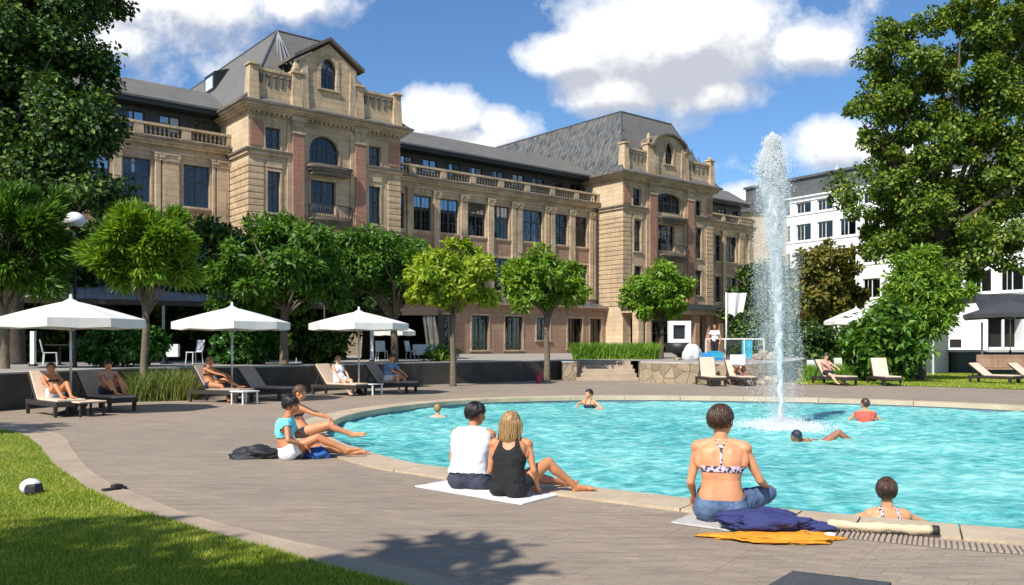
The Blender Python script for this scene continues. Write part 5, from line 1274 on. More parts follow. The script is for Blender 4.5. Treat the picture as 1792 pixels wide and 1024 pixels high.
# rolled cream towel with dark end, lying on the coping
a, b = gp(1448,933), gp(1632,943); rt = thing('rolled_towel', (a.x,a.y,.03), 'long rolled cream towel with a dark end on the coping', 'towel')
d = (b-a); g = MB(); pts = []; rs = []
for i in range(25):
    t = i/24; pts.append((d.x*t, d.y*t+.01*math.sin(t*7), .040+.004*math.sin(t*13))); rs.append(.036+.005*math.sin(t*17)+.004*math.sin(t*41))
g.tube(pts, rs, 14).build('roll', M['cream'], rt, True)
MB().tube([(d.x*1.0,d.y*1.0,.04),(d.x*1.06,d.y*1.06,.04)], [.041,.038], 12).build('dark_end', M['black_cloth'], rt, True)
lump('pebble', 'white rounded bottle cap at the left end of the rolled towel', 'pebble', (gp(1452,940).x,gp(1452,940).y,.0), (.05,.035,.04), M['white'], 4, .1)
# drainage channel following the coping
def drain():
    idx = [i for i in range(len(CO)) if 2.35 < CO[i].x < 9.0 and CO[i].y < 9]
    inn = off(.62); out = off(.90); idx.sort(key=lambda i: CO[i].x); mb = MB(); base = MB(); n = len(idx)
    I = [inn[i] for i in idx]; O = [out[i] for i in idx]
    base.slab([(p.x,p.y) for p in I]+[(p.x,p.y) for p in reversed(O)], .001, .006)
    L_ = 0
    for i in range(n-1):
        seg = (I[i+1]-I[i]).length; k = max(1, round(seg/.04))
        for j in range(k):
            t0 = (j+.12)/k; t1 = (j+.76)/k; mb.slab([tuple(q) for q in (I[i].lerp(I[i+1],t0), I[i].lerp(I[i+1],t1), O[i].lerp(O[i+1],t1), O[i].lerp(O[i+1],t0))], .0062, .020)
    r = thing('drain_grate', (I[0].x,I[0].y,0), 'long slatted drain grate along the near coping', 'drain')
    rel(base.build('channel', M['grey_cloth']), r); rel(mb.build('slats', M['kerb']), r)
drain()
# ball like white and black cap on the lawn, dark sandal
p = gp(54,867); hb = thing('cap', (p.x,p.y,.02), 'white and black rounded cap lying on the lawn', 'cap')
MB().ell((0,0,.07), (.105,.10,.085), None, 24, 16).build('crown_panel', M['towel_white'], hb, True)
g = MB(); g.hexa([(-.01,-.125,.0),(.115,-.10,.0),(.115,.05,.0),(-.01,.0,.0),(-.01,-.112,.10),(.10,-.09,.11),(.10,.05,.11),(-.01,0,.13)]).build('dark_panel', M['black_cloth'], hb, bevel=.02)
p = gp(200,858); sd = thing('sandal', (p.x,p.y,.008), 'single black sandal on the border of the paving', 'sandal', rz=.9)
def sole(h0, h1, sc=1): 
    P = [(-.13,-.03),(-.09,-.042),(0,-.036),(.07,-.048),(.12,-.04),(.14,0),(.12,.035),(.06,.045),(0,.032),(-.09,.038),(-.13,.025)]
    return MB().slab([(x*sc,y*sc) for x, y in P], h0, h1)
sole(0,.022).build('sole', M['black_cloth'], sd, bevel=.005)
g = MB(); 
for s in (-1,1): g.tube([(.08,0,.022),(.04,s*.03,.055),(-.02,s*.042,.02)], .007, 6)
g.box((-.02,-.045,.02),(.08,.045,.05)).build('strap', M['black_cloth'], sd, bevel=.015)

# ================================================================ fountain
FR = thing('fountain', (FX,FY,WZ), 'tall white fountain jet rising from the pool with drifting spray', 'fountain')
def wmat():
    t = NT('aerated_water'); p = t.n('ShaderNodeBsdfPrincipled'); p.inputs['Base Color'].default_value = (.96,.97,.98,1); p.inputs['Roughness'].default_value = .4
    tr = t.n('ShaderNodeBsdfTranslucent'); tr.inputs[0].default_value = (.95,.97,.98,1); m1 = t.n('ShaderNodeMixShader'); m1.inputs[0].default_value = .5
    t.l(p.outputs[0], m1.inputs[1]); t.l(tr.outputs[0], m1.inputs[2]); t.l(m1.outputs[0], t.out.inputs[0]); return t.m
M['spray'] = wmat()
def wmat2():
    t = NT('thin_water'); v = t.coord(); p = t.n('ShaderNodeBsdfPrincipled'); p.inputs['Base Color'].default_value = (.86,.92,.95,1); p.inputs['Roughness'].default_value = .3
    tr = t.n('ShaderNodeBsdfTransparent'); mx = t.n('ShaderNodeMixShader'); mp = t.n('ShaderNodeMapping'); mp.inputs['Scale'].default_value = (3,3,.8); t.l(v, mp.inputs[0])
    t.l(t.ramp(t.noise(mp.outputs[0], 5, 6, .75), [(.36, .25), (.58, .95)]), mx.inputs[0]); t.l(tr.outputs[0], mx.inputs[1]); t.l(p.outputs[0], mx.inputs[2]); t.l(mx.outputs[0], t.out.inputs[0]); return t.m
M['thin'] = wmat2()
HT = az(236,FY)-WZ; sc_ = FY/F
def axis(z): t = max(0.0, z/HT); return (-18*sc_*t**1.15, 0)
r = np.random.default_rng(77)
mb = MB(); pts = []; rs = []
for i in range(90):
    t = i/89; z = t*HT*.985; x, y = axis(z); prof = np.interp(t, [0,.12,.35,.6,.8,.92,1.], [.045,.045,.05,.07,.11,.10,.01]); pts.append((x+.02*math.sin(i*.9), .02*math.sin(i*1.3), z)); rs.append(prof)
mb.tube(pts, rs, 26)
vs = []
for v in mb.v:
    p = Vector(v); c = axis(p.z); q = Vector((p.x-c[0], p.y-c[1], 0)); d = 1+.55*mnoise.noise(Vector((p.x*9,p.y*9,p.z*3.2)))+.45*mnoise.noise(Vector((p.x*22,p.y*22,p.z*9))); vs.append((c[0]+q.x*d, c[1]+q.y*d, p.z))
mb.v = vs; mb.build('jet_column', M['thin'], FR, True)
def drops(n, zfun, rad, szfun, seed, name, xoff=None):
    r = np.random.default_rng(seed); z, x, y = zfun(r, n); sz = szfun(r, len(z), z)
    tet = np.array([[1,1,1],[1,-1,-1],[-1,1,-1],[-1,-1,1],], float)/1.73; oc = np.array([[1,0,0],[-1,0,0],[0,1,0],[0,-1,0],[0,0,1.6],[0,0,-1.6]], float)
    V = (np.stack([x,y,z],1)[:,None,:]+oc[None]*sz[:,None,None]).reshape(-1,3); i = np.arange(len(z))*6
    T = np.concatenate([np.stack([i+a,i+b,i+c],1) for a,b,c in ((0,2,4),(2,1,4),(1,3,4),(3,0,4),(2,0,5),(1,2,5),(3,1,5),(0,3,5))])
    o = link(name, npmesh(name, V, T, True), M['spray'], FR); o['kind'] = 'stuff'; return o
JT = [0,.15,.28,.475,.63,.79,.886,.945,.985,1.]; JW = [.045,.05,.06,.09,.14,.215,.26,.23,.14,.03]
def zf_core(r, n):
    t = r.beta(1.9, .8, n); z = t*HT; w = np.interp(t, JT, JW)*(1+.16*np.sin(z*5.1)+.12*np.sin(z*11.7+1)); a = r.uniform(0,2*PI,n); q = w*np.abs(r.normal(size=n))*.52
    return z+r.normal(size=n)*.02, -18*sc_*t**1.15+q*np.cos(a)*1.05+.02*np.sin(z*3.3), q*np.sin(a)
drops(80000, zf_core, 0, lambda r, n, z: r.uniform(.0025,.0075,n)*(1+.5*(z/HT)), 5, 'dense_spray')
def zf_fall(r, n):      # water falling back around the column, blown a little to the left
    k = r.beta(1.1, 1.5, n)*.92; t = .93-k; a = r.uniform(0,2*PI,n); w = .26+.36*k**.7
    strand = r.integers(0, 26, n); sa = r.uniform(0,2*PI,26)[strand]; sr_ = r.uniform(.35,1.25,26)[strand]; loose = r.uniform(0,1,n) < .45
    a = np.where(loose, a, sa+.10*r.normal(size=n)); q = w*np.where(loose, np.abs(r.normal(size=n))*.62, sr_*.75+.05*r.normal(size=n))
    return t*HT, q*np.cos(a)*1.1-18*sc_*np.clip(t,0,1)**1.15-.16*k, q*np.sin(a)
drops(26000, zf_fall, 0, lambda r, n, z: r.uniform(.0018,.0062,n), 6, 'falling_spray')
def zf_base(r, n):
    a = r.uniform(0,2*PI,n); q = np.abs(r.normal(size=n))*.42; return np.abs(r.normal(size=n))*.10*np.exp(-q)+.02, q*np.cos(a)*1.25, q*np.sin(a)*1.1
drops(16000, zf_base, 0, lambda r, n, z: r.uniform(.003,.010,n), 8, 'splash')
# fine mist hanging in the jet
def mist(name, ts, ws, dens, amp):
    mb = MB(); n = 70; pts = []; rs = []
    for i in range(n):
        t = ts[0]+(ts[-1]-ts[0])*i/(n-1); z = t*HT; x, y = axis(z); pts.append((x, y, z)); rs.append(float(np.interp(t, ts, ws)))
    mb.tube(pts, rs, 28); vs = []
    for v in mb.v:
        p = Vector(v); c = axis(p.z); q = Vector((p.x-c[0], p.y-c[1], 0)); d = 1+amp*mnoise.noise(Vector((p.x*4,p.y*4,p.z*2.6)))+amp*.7*mnoise.noise(Vector((p.x*11,p.y*11,p.z*7))); vs.append((c[0]+q.x*d, c[1]+q.y*d, p.z))
    mb.v = vs; t = NT(name); pv_ = t.n('ShaderNodeVolumePrincipled'); pv_.inputs['Color'].default_value = (1,1,1,1); pv_.inputs['Density'].default_value = dens; t.l(pv_.outputs[0], t.out.inputs['Volume'])
    o = mb.build(name, t.m, FR, True); o['kind'] = 'stuff'; return o
mist('core_mist', JT, [w*.95 for w in JW], 4.5, .6)
mist('drifting_mist', [.03,.2,.45,.7,.85,.96], [.30,.42,.46,.42,.34,.06], .28, .35)
# foam boiling at the foot
mb = MB(); K = 46; A_ = 96; vs = [(0,0,.14)]; fs = []
for i in range(1, K+1):
    for k in range(A_):
        a = 2*PI*k/A_; q = i/K; edge = 1+.18*mnoise.noise(Vector((math.cos(a)*2,math.sin(a)*2,3)))+.1*mnoise.noise(Vector((math.cos(a)*7,math.sin(a)*7,1))); x = q*.98*math.cos(a)*edge; y = q*1.0*math.sin(a)*edge
        h = .10*max(0,1-q)**1.2+.10*abs(mnoise.noise(Vector((x*6,y*6,0))))*(1-q)+.05*abs(mnoise.noise(Vector((x*17,y*17,0))))*(1-q**2)-.028*q
        vs.append((x,y,h))
fs = [(0,1+k,1+(k+1)%A_) for k in range(A_)]
for i in range(K-1):
    for k in range(A_): a = 1+i*A_+k; b = 1+i*A_+(k+1) % A_; fs.append((a,a+A_,b+A_,b))
mb.add(vs, fs).build('foam', M['thin'], FR, True)
MB().lathe([(.12,-1.0),(.12,-.1),(.05,.02),(.045,.08)], (0,0,0), 14).build('nozzle', M['pole'], FR, True)
# ================================================================ people
def skin_mat(name, c1, c2):
    t = NT(name); v = t.coord(); col = t.mix(t.ramp(t.noise(v, 3.2, 4, .6), [(.45, 0.), (.68, .55)]), t.ramp(t.noise(v, 8, 5, .65), [(.3, tuple(x*.9 for x in c2)), (.7, c1)]), (c2[0]*1.0, c2[1]*.78, c2[2]*.75))
    t.pbr(col, .52, t.bump(t.noise(v, 90, 3), .08, .004), Subsurface_Weight=.12, Subsurface_Scale=.02); return t.m
SK = {'fair': skin_mat('fair_skin', (.74,.35,.175), (.64,.27,.125)), 'tan': skin_mat('tanned_skin', (.60,.27,.125), (.52,.21,.09)), 'pale': skin_mat('pale_skin', (.70,.44,.31), (.62,.36,.24)), 'brown': skin_mat('deep_tanned_skin', (.36,.16,.085), (.30,.125,.065))}
def hair_mat(name, c1, c2):
    t = NT(name); v = t.coord(scale=(1,1,.25)); n = t.noise(v, 95, 4, .6); col = t.ramp(n, [(.3, c2), (.7, c1)])
    t.pbr(col, .42, t.bump(n, .6, .006)); return t.m
HR = {'black': hair_mat('black_hair', (.018,.014,.012), (.006,.005,.005)), 'brown': hair_mat('brown_hair', (.085,.042,.022), (.03,.014,.008)), 'blond': hair_mat('blond_hair', (.42,.26,.10), (.20,.105,.04)), 'auburn': hair_mat('auburn_hair', (.13,.055,.025), (.045,.02,.01))}
CL = {'white': mat('white_cotton', (.80,.80,.83), (.74,.74,.78), 9, .9, .8, 14), 'black': mat('black_cotton', (.014,.014,.016), (.007,.007,.009), 9, .85, .8, 14),
 'jeans': mat('faded_denim', (.13,.20,.32), (.055,.095,.18), 7, .9, .9, 22), 'turquoise': mat('turquoise_cotton', (.22,.72,.82), (.15,.60,.72), 8, .85, .3, 24),
 'blueshirt': mat('blue_shirt_cotton', (.20,.33,.55), (.14,.24,.43), 8, .85, .3, 24), 'navyshorts': mat('dark_shorts_cotton', (.05,.055,.085), (.03,.035,.055), 8, .85, .3, 24),
 'red': mat('coral_red_swimwear', (.62,.10,.07), None, 8, .7), 'dark': mat('dark_swimwear', (.02,.022,.04), None, 8, .6), 'plaid': mat('rose_shirt_cotton', (.50,.16,.13), (.62,.42,.34), 14, .85), 'eye': mat('eye', (.03,.02,.015), None, 9, .2), 'lips': mat('lips', (.45,.13,.11), None, 9, .5)}
def floral():
    t = NT('black_white_floral_fabric'); v = t.coord(); vo = t.n('ShaderNodeTexVoronoi'); vo.inputs['Scale'].default_value = 42; t.l(v, vo.inputs['Vector'])
    t.pbr(t.ramp(vo.outputs['Distance'], [(.46, (.02,.02,.05)), (.56, (.60,.48,.56))]), .7); return t.m
CL['floral'] = floral()
def ik(a, c, l1, l2, pole):
    a = Vector(a); c = Vector(c); d = c-a; L_ = min(d.length, (l1+l2)*.995); u = d.normalized()
    x = (l1*l1-l2*l2+L_*L_)/(2*L_); h = math.sqrt(max(0, l1*l1-x*x)); p = Vector(pole)-u*Vector(pole).dot(u)
    p = p.normalized() if p.length > 1e-4 else Vector((0,0,1)); return a+u*x+p*h, a+u*L_
def bez(p0, p1, p2, t): return p0*(1-t)**2+p1*2*t*(1-t)+p2*t*t
def frame_from(fwd, up=(0,0,1)):
    f = Vector(fwd).normalized(); u = Vector(up); rt = f.cross(u).normalized(); u = rt.cross(f); return Matrix((rt, f, u)).transposed()
def remeshed(mb, vox, smooth=5):
    me = mb.mesh('tmp'); o = bpy.data.objects.new('tmp', me); COL.objects.link(o)
    m = o.modifiers.new('r', 'REMESH'); m.mode = 'VOXEL'; m.voxel_size = vox; m.use_smooth_shade = True
    s = o.modifiers.new('s', 'SMOOTH'); s.factor = .5; s.iterations = smooth
    dg = bpy.context.evaluated_depsgraph_get(); me2 = bpy.data.meshes.new_from_object(o.evaluated_get(dg)); bpy.data.objects.remove(o); return me2
def person(label, loc, rz, s=1.0, pelvis=(0,0,.12), lean=(0,.04,.50), arch=(0,-.05,0), pright=(1,0,0), sright=(1,0,0), face=(0,1,0), headup=(0,0,1), neck=(0,.03,.12),
           hands=((-.2,.35,.2),(.2,.35,.2)), elb=((-1,-.3,-.5),(1,-.3,-.5)), feet=((-.1,.75,.04),(.1,.75,.04)), knees=((0,0,1),(0,0,1)), toes=((0,1,.1),(0,1,.1)),
           palmdir=None, w=1.0, female=True, skin='fair', hair='short', hc='brown', clothes=(), vox=.008, group=None, cut=None, eyes=True):
    R = thing('person', loc, label, 'person', group, rz); mb = MB(); V_ = Vector
    P = V_(pelvis); N = P+V_(lean)*1.0; mid = (P+N)/2+V_(arch); pr = V_(pright).normalized(); sr = V_(sright).normalized(); segs = []
    # torso loft
    rows = [(-.10,.11,.085),(-.04,.155,.12),(.04,.172,.13),(.16,.168,.122),(.30,.150 if not female else .145,.108),(.42,.138 if female else .148,.098),(.56,.150,.105),(.70,.162,.112),(.82,.170,.108),(.90,.160,.092),(.96,.115,.075),(1.0,.075,.062),(1.05,.05,.05)]
    n = 26; base = 0; vs = []; cents = []
    for (t, hw, hd) in rows:
        c = bez(P, mid*2-(P+N)/2, N, t); tt = (bez(P, mid*2-(P+N)/2, N, t+.02)-bez(P, mid*2-(P+N)/2, N, t-.02)).normalized()
        f = min(1, max(0, t)); r_ = (pr*(1-f)+sr*f).normalized(); dp = tt.cross(r_).normalized(); r_ = dp.cross(tt).normalized() if False else r_
        cents.append((c, r_, dp, tt))
        for k in range(n):
            a = 2*PI*k/n; ca, sa = math.cos(a), math.sin(a); e = .82
            bx = hw*w*math.copysign(abs(ca)**e, ca); by = hd*(.9+.1*w)*math.copysign(abs(sa)**e, sa)
            if sa < 0 and .5 < t < .92: by -= 0
            back = .020*math.exp(-(ca/.18)**2) if (sa < 0 and .1 < t < .85) else 0   # spinal groove (back is -dp side)
            vs.append(c+r_*bx+dp*(by+back))
    fs = [tuple(reversed(range(n)))]+[(i*n+k, i*n+(k+1) % n, (i+1)*n+(k+1) % n, (i+1)*n+k) for i in range(len(rows)-1) for k in range(n)]+[tuple((len(rows)-1)*n+k for k in range(n))]
    # dp direction: make sure +dp is the front
    mb.add(vs, fs)
    shl = N-sr*.165*w+V_((0,0,-.045)); shr = N+sr*.165*w+V_((0,0,-.045)); tw = (N-P).normalized(); front = cents[8][2]
    if front.dot(V_((0,1,0))) < 0 and abs(front.y) > .3: pass
    for sh, sg in ((shl, -1), (shr, 1)):
        mb.cone(N+V_((0,0,.0)), sh+V_((0,0,.012)), .052, .050); mb.ell(sh, (.060,.060,.058)); mb.ell(sh-tw*.10-sr*sg*.035-front*.05, (.07,.04,.08), frame_from(front, tw))
    for sg, x in ((-1, P-pr*.085*w), (1, P+pr*.085*w)): mb.ell(x-cents[1][2]*.03+V_((0,0,-.01)), (.102*w,.115,.105))
    if female:
        for sg in (-1, 1): c, r_, dp, tt = cents[7]; mb.ell(c+r_*.075*sg*w+dp*.085, (.062,.055,.062))
    Hc = N+V_(neck)+V_((0,0,.082)); HF = frame_from(face, headup); hu = HF @ V_((0,0,1)); hf = HF @ V_((0,1,0)); hr = HF @ V_((1,0,0))
    mb.cone(N-V_((0,0,.02)), Hc-hu*.045-hf*.012, .056, .052)
    hd = MB()
    mb.ell(Hc+hu*.028-hf*.012, (.077,.096,.095), HF, 22, 14); mb.ell(Hc+hf*.030-hu*.020, (.062,.066,.085), HF, 20, 12); mb.ell(Hc+hf*.052-hu*.078, (.036,.036,.030), HF)
    mb.cone(Hc+hf*.088+hu*.012, Hc+hf*.108-hu*.022, .008, .013); mb.ell(Hc+hf*.096-hu*.048, (.022,.010,.009), HF); mb.ell(Hc+hf*.082+hu*.030, (.048,.016,.012), HF)
    for sg in (-1, 1): mb.ell(Hc+hr*.078*sg-hf*.008-hu*.006, (.010,.020,.032), HF, 10, 8); mb.ell(Hc+hr*.042*sg+hf*.062-hu*.028, (.022,.022,.018), HF, 10, 8)
    segs += [('torso', P, mid, .12), ('torso2', mid, N, .12), ('head', Hc-hu*.03, Hc+hu*.04, .085), ('neck', N+V_((0,0,.03)), Hc-hu*.07, .05)]
    J = {'P': P, 'N': N, 'H': Hc}
    for i, sh in enumerate((shl, shr)):
        sg = -1 if i == 0 else 1
        el, wr = ik(sh, hands[i], .285, .245, elb[i]); J['W%d' % i] = wr; J['E%d' % i] = el
        fm = .86 if female else 1.05
        m1 = sh.lerp(el, .45); mb.cone(sh, m1, .052*fm, .048*fm); mb.cone(m1, el, .048*fm, .036*fm); m2 = el.lerp(wr, .3); mb.cone(el, m2, .037*fm, .040*fm); mb.cone(m2, wr, .040*fm, .025*fm)
        hd_ = (palmdir[i] if palmdir else None); hdv = V_(hd_).normalized() if hd_ else ((wr-el).normalized()*.75+V_((0,.2,-.45))).normalized()
        side = hdv.cross(V_((0,0,1))); side = side.normalized() if side.length > .1 else V_((1,0,0)); nrm = side.cross(hdv).normalized()
        HFm = Matrix((side, hdv, nrm)).transposed(); pc = wr+hdv*.048; mb.ell(pc, (.040,.055,.017), HFm, 14, 10)
        for k, (o_, L_) in enumerate(((-.027,.062),(-.009,.072),(.009,.068),(.026,.054))):
            b0 = wr+hdv*.085+side*o_; k1 = b0+hdv*L_*.5-nrm*.006+side*o_*.12; k2 = k1+(hdv*.8-nrm*.6).normalized()*L_*.5
            mb.cone(b0-hdv*.02, k1, .0095, .0088, 8); mb.cone(k1, k2, .0088, .0072, 8)
        th = -sg; t0 = wr+hdv*.025+side*.028*th; t1 = t0+(hdv*.6+side*th*.7-nrm*.2).normalized()*.042; t2 = t1+(hdv*.95+side*th*.2-nrm*.2).normalized()*.030
        mb.cone(t0, t1, .013, .0105, 8); mb.cone(t1, t2, .0105, .008, 8)
        segs += [('arm%d' % i, sh, el, .045), ('fore%d' % i, el, wr, .033), ('hand%d' % i, wr, wr+hdv*.15, .02)]
    for i in (0, 1):
        sg = -1 if i == 0 else 1; hp = P+pr*.088*sg*w+V_((0,.0,0)); kn, an = ik(hp, feet[i], .43, .415, knees[i]); J['K%d' % i] = kn; J['A%d' % i] = an
        q = hp.lerp(kn, .35); mb.cone(hp, q, .092*w, .083*w); mb.cone(q, kn, .083*w, .056); c1 = kn.lerp(an, .28); back_ = (kn-hp).normalized()*-.012
        mb.cone(kn, c1+back_, .054, .055); mb.cone(c1+back_, kn.lerp(an, .65), .055, .040); mb.cone(kn.lerp(an, .65), an, .040, .033)
        td = V_(toes[i]).normalized(); shin = (an-kn).normalized(); heel = an-td*.035+shin*.03; ball = an+td*.13+shin*.035
        mb.cone(an, heel, .034, .031); mb.cone(an+shin*.005+td*.02, ball, .036, .024); mb.cone(heel, ball, .028, .024)
        sd = td.cross(shin).normalized() if td.cross(shin).length > .05 else V_((1,0,0)); mb.cone(ball-sd*.02, ball+sd*.02, .024, .023)
        for k in range(5): L_ = .052-.007*k if k else .058; bs = ball+sd*(-.032+.0155*k)*sg; mb.cone(bs, bs+td*L_+shin*.004, .0135 if k == 0 else .0105, .009 if k else .0115, 8)
        segs += [('thigh%d' % i, hp, kn, .075), ('shin%d' % i, kn, an, .043), ('foot%d' % i, an, ball+td*.05, .03)]
    body = remeshed(mb, vox, 4)
    ob = link('body', body, SK[skin], R); R.scale = (s, s, s)
    nv = len(body.vertices); co_ = np.empty(nv*3, np.float32); body.vertices.foreach_get('co', co_); co_ = co_.reshape(-1, 3); no = np.empty(nv*3, np.float32); body.vertices.foreach_get('normal', no); no = no.reshape(-1, 3)
    best = np.full(nv, 1e9); lab = np.zeros(nv, int); tp = np.zeros(nv)
    for i, (nm, a, b, rd) in enumerate(segs):
        a = np.array(a); b = np.array(b); ab = b-a; t = ((co_-a)@ab)/(ab@ab); tc = np.clip(t, 0, 1); d = np.linalg.norm(co_-(a+tc[:, None]*ab), axis=1)-rd
        m = d < best; best[m] = d[m]; lab[m] = i; tp[m] = t[m]
    names = np.array([q[0] for q in segs]); ln = names[lab]
    # global torso parameter and lateral/depth coordinates
    tw_ = np.array(tw); tt_ = ((co_-np.array(P))@tw_)/(N-P).length; fr_ = np.array(cents[6][2]); rt_ = np.array(sr)
    ctr = np.array([bez(P, mid*2-(P+N)/2, N, float(min(1.2, max(-.2, q)))) for q in np.round(tt_, 2)]) if nv < 400000 else None
    lx = ((co_-ctr)*rt_).sum(1); ly = ((co_-ctr)*fr_).sum(1)
    if (V_((0,1,0)).dot(cents[6][2])) < -.2: ly = -ly
    hx = (co_-np.array(Hc))@np.array(hr); hy = (co_-np.array(Hc))@np.array(hf); hz = (co_-np.array(Hc))@np.array(hu)
    ctx = dict(n=ln, t=tp, T=tt_, x=lx, y=ly, hx=hx, hy=hy, hz=hz, co=co_)
    nf = len(body.polygons); ls = np.empty(nf, np.int32); lt = np.empty(nf, np.int32); body.polygons.foreach_get('loop_start', ls); body.polygons.foreach_get('loop_total', lt)
    lv = np.empty(len(body.loops), np.int32); body.loops.foreach_get('vertex_index', lv)
    def shell(name, mask, offs, m, wr=0, fr=14, rel_=3, parent=R, thick=.004):
        keep = [f for f in range(nf) if mask[lv[ls[f]:ls[f]+lt[f]]].all()]
        if not keep: return None
        used = np.unique(np.concatenate([lv[ls[f]:ls[f]+lt[f]] for f in keep])); mp = -np.ones(nv, int); mp[used] = np.arange(len(used))
        vv = []
        for u in used:
            p = co_[u]; o_ = offs if not callable(offs) else offs(u)
            if wr: q = V_(p.tolist()); o_ += wr*(mnoise.noise(V_((q.x*fr, q.y*fr, q.z*fr*.55)))+.5*mnoise.noise(q*fr*2.3)+.4)
            vv.append(tuple(p+no[u]*o_))
        me = bpy.data.meshes.new(name); me.from_pydata(vv, [], [tuple(mp[lv[ls[f]:ls[f]+lt[f]]]) for f in keep]); me.polygons.foreach_set('use_smooth', [True]*len(keep)); me.update()
        o_ = link(name, me, m, parent)
        sm = o_.modifiers.new('sm', 'SMOOTH'); sm.factor = .5; sm.iterations = rel_
        so_ = o_.modifiers.new('so', 'SOLIDIFY'); so_.thickness = thick; so_.offset = -1 if thick > 0 else 1; return o_
    tor = np.isin(ln, ['torso', 'torso2'])
    armmask = lambda a, lim: np.isin(ln, ['arm0', 'arm1']) & (tp < lim)
    for c in clothes:
        k = c[0]; mt_ = CL[c[1]]
        if k == 'tank':        # sleeveless shirt
            m = (np.isin(ln, ['torso', 'torso2', 'thigh0', 'thigh1', 'arm0', 'arm1', 'neck'])) & (tt_ < c[2]) & (tt_ > .07) & (np.abs(lx) < .184*w-np.maximum(0, tt_-.80)*.28)
            m &= ~(np.isin(ln, ['thigh0', 'thigh1']) & (tp > .15)) & ~(np.isin(ln, ['arm0', 'arm1']) & (np.abs(lx) > .168*w))
            shell('shirt', m, .022, mt_, .022, 8, 5)
        if k == 'blacktank':   # narrow straps and scooped back
            scoop = (tt_ > .765) & (np.abs(lx) < .066*np.sqrt(np.clip((tt_-.765)/.10, 0, 1)))
            m = (np.isin(ln, ['torso', 'torso2', 'thigh0', 'thigh1', 'arm0', 'arm1', 'neck'])) & (tt_ < 1.0) & (tt_ > -.25) & (np.abs(lx) < .175-np.maximum(0, tt_-.58)*.19) & ~scoop
            m &= ~(np.isin(ln, ['thigh0', 'thigh1']) & (tp > .25)); shell('tank_top', m, .009, mt_, .008, 12, 4)
        if k == 'shirt':
            m = (tor | armmask(0, c[2]) | (ln == 'neck') & (tt_ < 1.02)) & (tt_ < 1.03) & (tt_ > -.02); shell('shirt', m, .014, mt_, .012, 12, 3)
        if k == 'crop':
            m = (tor | armmask(0, .30) | (ln == 'neck') & (tt_ < 1.02)) & (tt_ < 1.0) & (tt_ > .42); shell('crop_top', m, .012, mt_, .012, 12, 3)
        if k == 'bikini':
            m = (tor & (tt_ > .53) & (tt_ < .645)) | (tor & (ly < 0) & (np.abs(lx) < .011) & (tt_ > .53) & (tt_ < .97)) | ((ly > 0) & tor & (tt_ > .5) & (tt_ < .76)) | ((ly < .01) & np.isin(ln, ['torso2', 'torso', 'neck']) & (tt_ > .86) & (tt_ < 1.08) & (np.abs(np.abs(lx)-(tt_-.86)*.22) < .009))
            shell('bikini_top', m, .004, mt_, 0, 1, 1)
        if k == 'band':
            m = tor & (tt_ > .55) & (tt_ < .66) | (tor & (tt_ > .66) & (tt_ < 1.0) & (np.abs(np.abs(lx)-.085) < .012)); shell('bikini_top', m, .004, mt_, 0, 1, 1)
        if k == 'briefs':
            m = (tor & (tt_ < .10)) | (np.isin(ln, ['thigh0', 'thigh1']) & (tp < .12)); shell('briefs', m, .004, mt_, 0, 1, 2)
        if k == 'swimsuit':
            m = tor & (tt_ < .80) & (np.abs(lx) < .17) | (tor & (np.abs(np.abs(lx)-.075) < .018)); shell('swimsuit', m, .004, mt_, 0, 1, 2)
        if k == 'shorts':
            m = ((tor | np.isin(ln, ['thigh0', 'thigh1'])) & (tt_ < c[3]+.02) & ~(np.isin(ln, ['thigh0', 'thigh1']) & (tp > c[2]))) | (np.isin(ln, ['thigh0', 'thigh1']) & (tp < c[2]) & (tt_ < .25)); shell('shorts', m, .013, mt_, .011, 13, 3)
        if k == 'trousers':
            m = (tor & (tt_ < c[3])) | np.isin(ln, ['thigh0', 'thigh1']) & (tt_ < .6) | (np.isin(ln, ['shin0', 'shin1']) & (tp < c[2])); shell('trousers', m, .010, mt_, .012, 15, 3)
    # hair
    hm = np.isin(ln, ['head', 'neck'])
    if hair == 'bald': pass
    elif hair == 'cap':
        shell('swim_cap', hm & (hz > .012+.35*hy), .007, CL['dark'], 0, 1, 4)
    else:
        mk = hm & ((hz > .062-.0*hy) | ((hy < .012) & (hz > -.050)) | ((hy < .045) & (hz > .02))) & ~((np.abs(hx) > .070) & (hy > -.028) & (hz < .022)) & ~((hy > .078) & (hz < .085))
        if hair == 'short': mk &= ~((hz < -.03) & (hy > -.04))
        shell('hair', mk, .018, HR[hc], .010, 42, 2)
    if hair in ('short', 'bun') and vox <= .008:      # loose strands combed over the head
        g = MB(); rr = np.random.default_rng(int(abs(loc[0])*37)+5); oc_ = Hc+hu*.026-hf*.012
        for k in range(420):
            a = rr.uniform(0, 2*PI); fr0 = math.cos(a); lim = math.radians(62 if fr0 > .6 else (92 if fr0 > -.1 else 128 if hair == 'short' else 118))*rr.uniform(.85, 1.04); st0 = rr.uniform(.0, .75)*lim; pts = []; rs = []; lay = 1.12+.10*rr.random(); da = rr.normal()*.10
            for j in range(6):
                f = st0+(lim-st0)*j/5; aa = a+da*j; dr = hu*math.cos(f)+(hf*math.cos(aa)+hr*math.sin(aa))*math.sin(f)
                loc_ = Vector((dr.dot(hr)*.081, dr.dot(hf)*.100, dr.dot(hu)*.099))*lay*(1.0+.015*math.sin(j*2+k)); pts.append(oc_+hr*loc_.x+hf*loc_.y+hu*loc_.z); rs.append([.0022,.0042,.0048,.0045,.0036,.0012][j])
            g.tube(pts, rs, 4)
        g.build('hair_strands', HR[hc], R, True)
